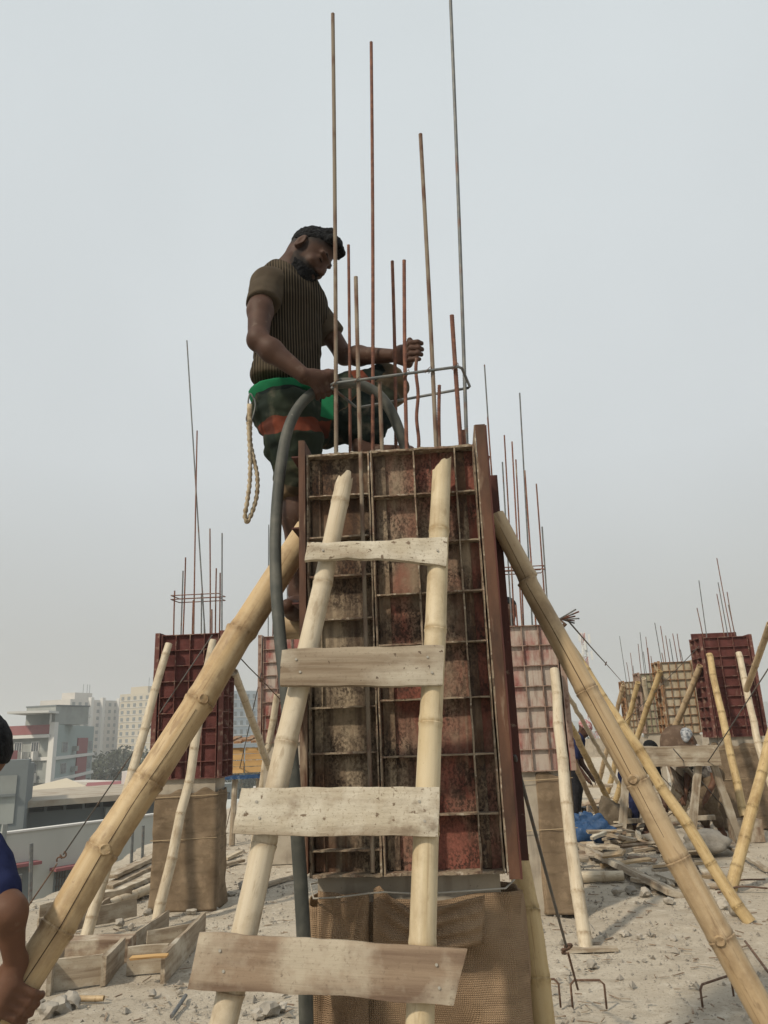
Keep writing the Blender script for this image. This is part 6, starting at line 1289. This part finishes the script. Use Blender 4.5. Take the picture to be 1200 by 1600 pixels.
def figure(label, J, shirt, trousers, skin, hv, hcol=None, h=.014, hat=None, legs=True, s_=1.0, name='person', arms=True, grips=None, arm=1.0):
    base = np.array([*(J['pel'][:2]), min(J['anR'][2], J['anL'][2]) - .05]); e = empty(name, base); tag(e, label, 'person', 'people in the background')
    side = unit(J['shL'] - J['shR']); sp = unit(J['neck'] - J['pel']); Bt = np.array([side, unit(np.cross(sp, side)), sp]); Bh = basis(hv, (0, 0, 1) if abs(unit(hv)[2]) < .9 else (1, 0, 0))
    b = Sdf(); head(b, J['H'], Bh, s_); b.cap(J['H'] - Bh[2] * .05, J['neck'], .055, .06, .03); b.cap(J['neck'], lerp(J['neck'], J['pel'], .5), .07, .1, .04)
    for q in 'LR':
        if arms: b.chain([J['sh' + q], J['el' + q], J['wr' + q]], [.05 * arm, .042 * arm, .029 * arm], .03)
        if arms and not (grips and q in grips):
            w_, el = J['wr' + q], J['el' + q]; d = unit(w_ - el); p = w_ + d * .05; b.cap(w_, p, .026, .030, .02); n_ = unit(np.cross(d, [.3, .2, 1]))
            for k in range(4): o_ = n_ * (k - 1.5) * .018; b.chain([p + o_, p + o_ + d * .045, p + o_ + d * .075 - np.cross(n_, d) * .02], [.0095, .009, .0075], .005)
            b.chain([w_ + d * .02, w_ + d * .05 + n_ * .04, w_ + d * .08 + n_ * .05], [.013, .011, .009], .01)
        b.chain([J['hip' + q], J['kn' + q], lerp(J['kn' + q], J['an' + q], .35), J['an' + q]], [.085, .058, .054, .036], .03); ft = J['an' + q]; fo = unit(np.array([hv[0], hv[1], 0])); b.chain([ft, ft + np.array([0, 0, -.04]) - fo * .03, ft + fo * .17 + np.array([0, 0, -.045])], [.036, .032, .026], .02)
    for gq, g in (grips or {}).items(): grip(b, *g)
    V, Q = b.mesh(h); skin_object('body', V, Q, skin, e, smooth_it=1)
    s = Sdf(); s.ell(lerp(J['neck'], J['pel'], .3), Bt, (.17, .115, .20), .05); s.ell(lerp(J['neck'], J['pel'], .72), Bt, (.155, .115, .19), .05); s.cap(J['shL'], J['shR'], .062, .062, .04)
    for q in 'LR': s.cap(J['sh' + q], lerp(J['sh' + q], J['el' + q], .62), .064, .058, .03)
    V, Q = s.mesh(max(.008, h * .8)); V = folds(V, Q, .012, 8, 31); skin_object('shirt', V, Q, shirt, e)
    s = Sdf(); s.ell(J['pel'], Bt, (.165, .125, .12), .05)
    for q in 'LR': s.chain([J['hip' + q], J['kn' + q], lerp(J['kn' + q], J['an' + q], .7)], [.098, .078, .06], .04)
    V, Q = s.mesh(max(.01, h)); V = folds(V, Q, .012, 8, 32); skin_object('trousers', V, Q, trousers, e)
    if hat is not None:
        s = Sdf(); L = lambda a, f, u: J['H'] + Bh[0] * a + Bh[1] * f + Bh[2] * u; s.ell(L(0, -.01, .045), Bh, (.09, .11, .085), .01); s.cap(L(-.06, .06, .03), L(.06, .06, .03), .03, .03, .03); s.cut(L(0, 0, .005), -Bh[2]); V, Q = s.mesh(.01); skin_object('headcloth', V, Q, hat, e)
    else: hair(e, J['H'], Bh, s_ * 1.03, .008, False, 6)
    return e
def pose(foot, lean=(0, 0, 0), face=(1, 0, 0), hgt=1.0, crouch=0.0, reach=None, headz=None):
    """joints of a man whose feet stand at foot; lean moves the neck off the hips; crouch lowers the hips (m)."""
    if headz is not None: crouch = max(0.0, .92 * hgt + .5 * hgt + lean[2] + .15 - headz)
    f = unit(np.array([face[0], face[1], 0])); sd = np.array([f[1], -f[0], 0]); foot = np.asarray(foot, float); pel = foot + np.array([0, 0, .92 * hgt - crouch]) - f * crouch * .35
    nk = pel + np.array([0, 0, .50 * hgt]) + np.asarray(lean, float); J = dict(pel=pel, neck=nk)
    d = unit(nk - pel); J['H'] = nk + d * .10 + f * .05 + np.array([0, 0, .06])
    for q, sg in (('L', -1), ('R', 1)):
        J['sh' + q] = nk + sd * sg * .175 - d * .06; J['hip' + q] = pel + sd * sg * .09; J['an' + q] = foot + sd * sg * .11 + np.array([0, 0, .07]); mid = (J['hip' + q] + J['an' + q]) / 2; J['kn' + q] = mid + f * (.05 + crouch * .55) + np.array([0, 0, .02])
        tgt = np.asarray(reach[q], float) if reach and q in reach else J['sh' + q] + np.array([0, 0, -.5]) + f * .12; J['wr' + q] = tgt; m_ = (J['sh' + q] + tgt) / 2; J['el' + q] = m_ - f * .08 + sd * sg * .05 + np.array([0, 0, -.04])
    return J
M_navy = cloth('navy_shirt', (0.022, 0.028, 0.075), (0.016, 0.02, 0.055)); M_blackc = cloth('black_cloth', (0.018, 0.018, 0.022), (0.03, 0.03, 0.034)); M_pink = cloth('pink_shirt', (0.52, 0.26, 0.24), (0.42, 0.2, .19)); M_khaki = cloth('khaki_cloth', (0.17, 0.13, 0.09), (0.12, .09, .06)); M_gcheck = cloth('grey_check', (0.33, 0.32, 0.31), (0.09, 0.08, 0.085), 22); M_redcap = cloth('red_check_cloth', (0.33, 0.10, 0.11), (0.55, 0.5, 0.48), 40); M_greenc = cloth('green_cloth', (0.02, .15, .09), (.015, .1, .06)); M_stripe = cloth('striped_cap', (0.36, 0.37, 0.38), (0.1, 0.11, .13), 26)
# the helper at the left edge: his hand steadies the thick prop
hb = W(14, 1530, 1.95); pr_ax = unit(W(474, 838, 2.37) - W(-4, 1604, 1.95)); Y2 = 1.95
sh = W(2, 1352, Y2); el = W(20, 1418, Y2 - .02); wr = W(24, 1498, Y2 - .03)
pt = lambda x, z, y=Y2: np.array([x, y, z])
J = dict(H=W(-58, 1184, 1.98), neck=pt(-1.17, 1.29, 2.02), pel=pt(-1.36, .90, 2.10), shL=W(-38, 1345, Y2), shR=pt(-1.38, 1.22, 1.98), elL=W(14, 1425, Y2 - .07), wrL=W(22, 1494, Y2 - .03), elR=pt(-1.42, 1.02, 1.78), wrR=pt(-1.30, .86, 1.62), hipL=pt(-1.28, .88, 2.08), hipR=pt(-1.44, .88, 2.12), knL=pt(-1.24, .48, 2.0), knR=pt(-1.44, .48, 2.04), anL=pt(-1.28, .06, 2.1), anR=pt(-1.48, .06, 2.14))
q = W(16, 1545, 1.43); axis_pt = None
a_, b_ = W(474, 838, 2.37), W(-4, 1604, 1.95); t_ = min(np.linspace(0, 1.1, 400), key=lambda t: abs(PX(lerp(a_, b_, t))[1] - 1560)); Cg = lerp(a_, b_, t_)
figure('man at the left edge in a navy shirt, hand on the thick yellow prop', J, M_navy, M_khaki, M_skin2, np.array([.52, .12, -.85]), h=.0046, s_=.98, arm=.82, grips={'L': (Cg, pr_ax, .040, J['wrL'], np.array([-.2, -1, -.2]), -1, 1.0)})
# man in pink behind the column right of the main form
t = W(790, 948, 7.3); J = pose((t[0], 7.3, t[2] - 1.62), face=(.3, -1, 0)); e_ = figure('man in a pink shirt peeping over the column right of the main form', J, M_pink, M_khaki, M_skin, np.array([.3, -.9, -.3]))
e = empty('work_bench', (t[0], 7.3, 0)); tag(e, 'plain work bench behind the column right of the main form', 'bench'); zb = t[2] - 1.62; board('top', (t[0] - .45, 7.3, zb - .015), (t[0] + .30, 7.3, zb - .015), (0, 0, 1), .35, .03, M_wood, parent=e)
for sx in (-.4, .25):
    for sy in (-.13, .13): MB().bar((t[0] + sx, 7.3 + sy, 0), (t[0] + sx, 7.3 + sy, zb - .031), .05, .05).build('leg', M_wood, e)
# workers round the trestle
ft = G(900, 1288); J = pose(ft, lean=(.16, -.05, -.16), face=(.9, -.4, 0), hgt=.95, headz=W(908, 1138, ft[1])[2]); figure('bending man with a red checked headcloth behind the whitish prop', J, M_navy, M_blackc, M_skin, np.array([.7, -.4, -.6]), hat=M_redcap)
ft = W(1000, 1290, 10.6); ft[2] = 0; J = pose(ft, lean=(.10, -.3, -.26), face=(.3, -.9, 0), hgt=.95, headz=W(1000, 1168, 10.3)[2]); figure('man in black bent low behind the trestle beam', J, M_blackc, M_navy, M_skin, np.array([.5, -.2, -.8]))
ft = W(1116, 1290, 10.15); ft[2] = 0; J = pose(ft, lean=(-.20, -.12, -.16), face=(-.9, -.4, 0), hgt=.95, headz=W(1097, 1152, 10.1)[2]); figure('man in a grey checked shirt and striped cap bent behind the trestle beam', J, M_gcheck, M_khaki, M_skin2, np.array([-.7, -.3, -.6]), hat=M_stripe)
# round pan leaning behind the beam
c = W(1061, 1166, 10.0); mb = MB(); prof = [(0, .09), (.12, .085), (.2, .055), (.25, 0), (.262, .0), (.262, .006), (.25, .008), (.2, .063), (.12, .094), (0, .099)]; n = 28; Vv = []
Mp = Matrix.Translation(Vector(c.tolist())) @ Matrix.Rotation(R(80), 4, 'X') @ Matrix.Rotation(R(12), 4, 'Y')
for (r_, z_) in prof: Vv += [(max(r_, .001) * math.cos(2 * math.pi * k / n), max(r_, .001) * math.sin(2 * math.pi * k / n), z_) for k in range(n)]
o = MB().add(Vv, [(i * n + k, i * n + (k + 1) % n, (i + 1) * n + (k + 1) % n, (i + 1) * n + k) for i in range(len(prof) - 1) for k in range(n)]).build('mortar_pan', layered('rusty_pan', (0.10, 0.065, 0.045), [((0.17, .12, .085), 9, .5, .7, 4)]), M=Mp, smooth=40); tag(o, 'round rusty brown mortar pan leaning behind the trestle beam', 'pan')
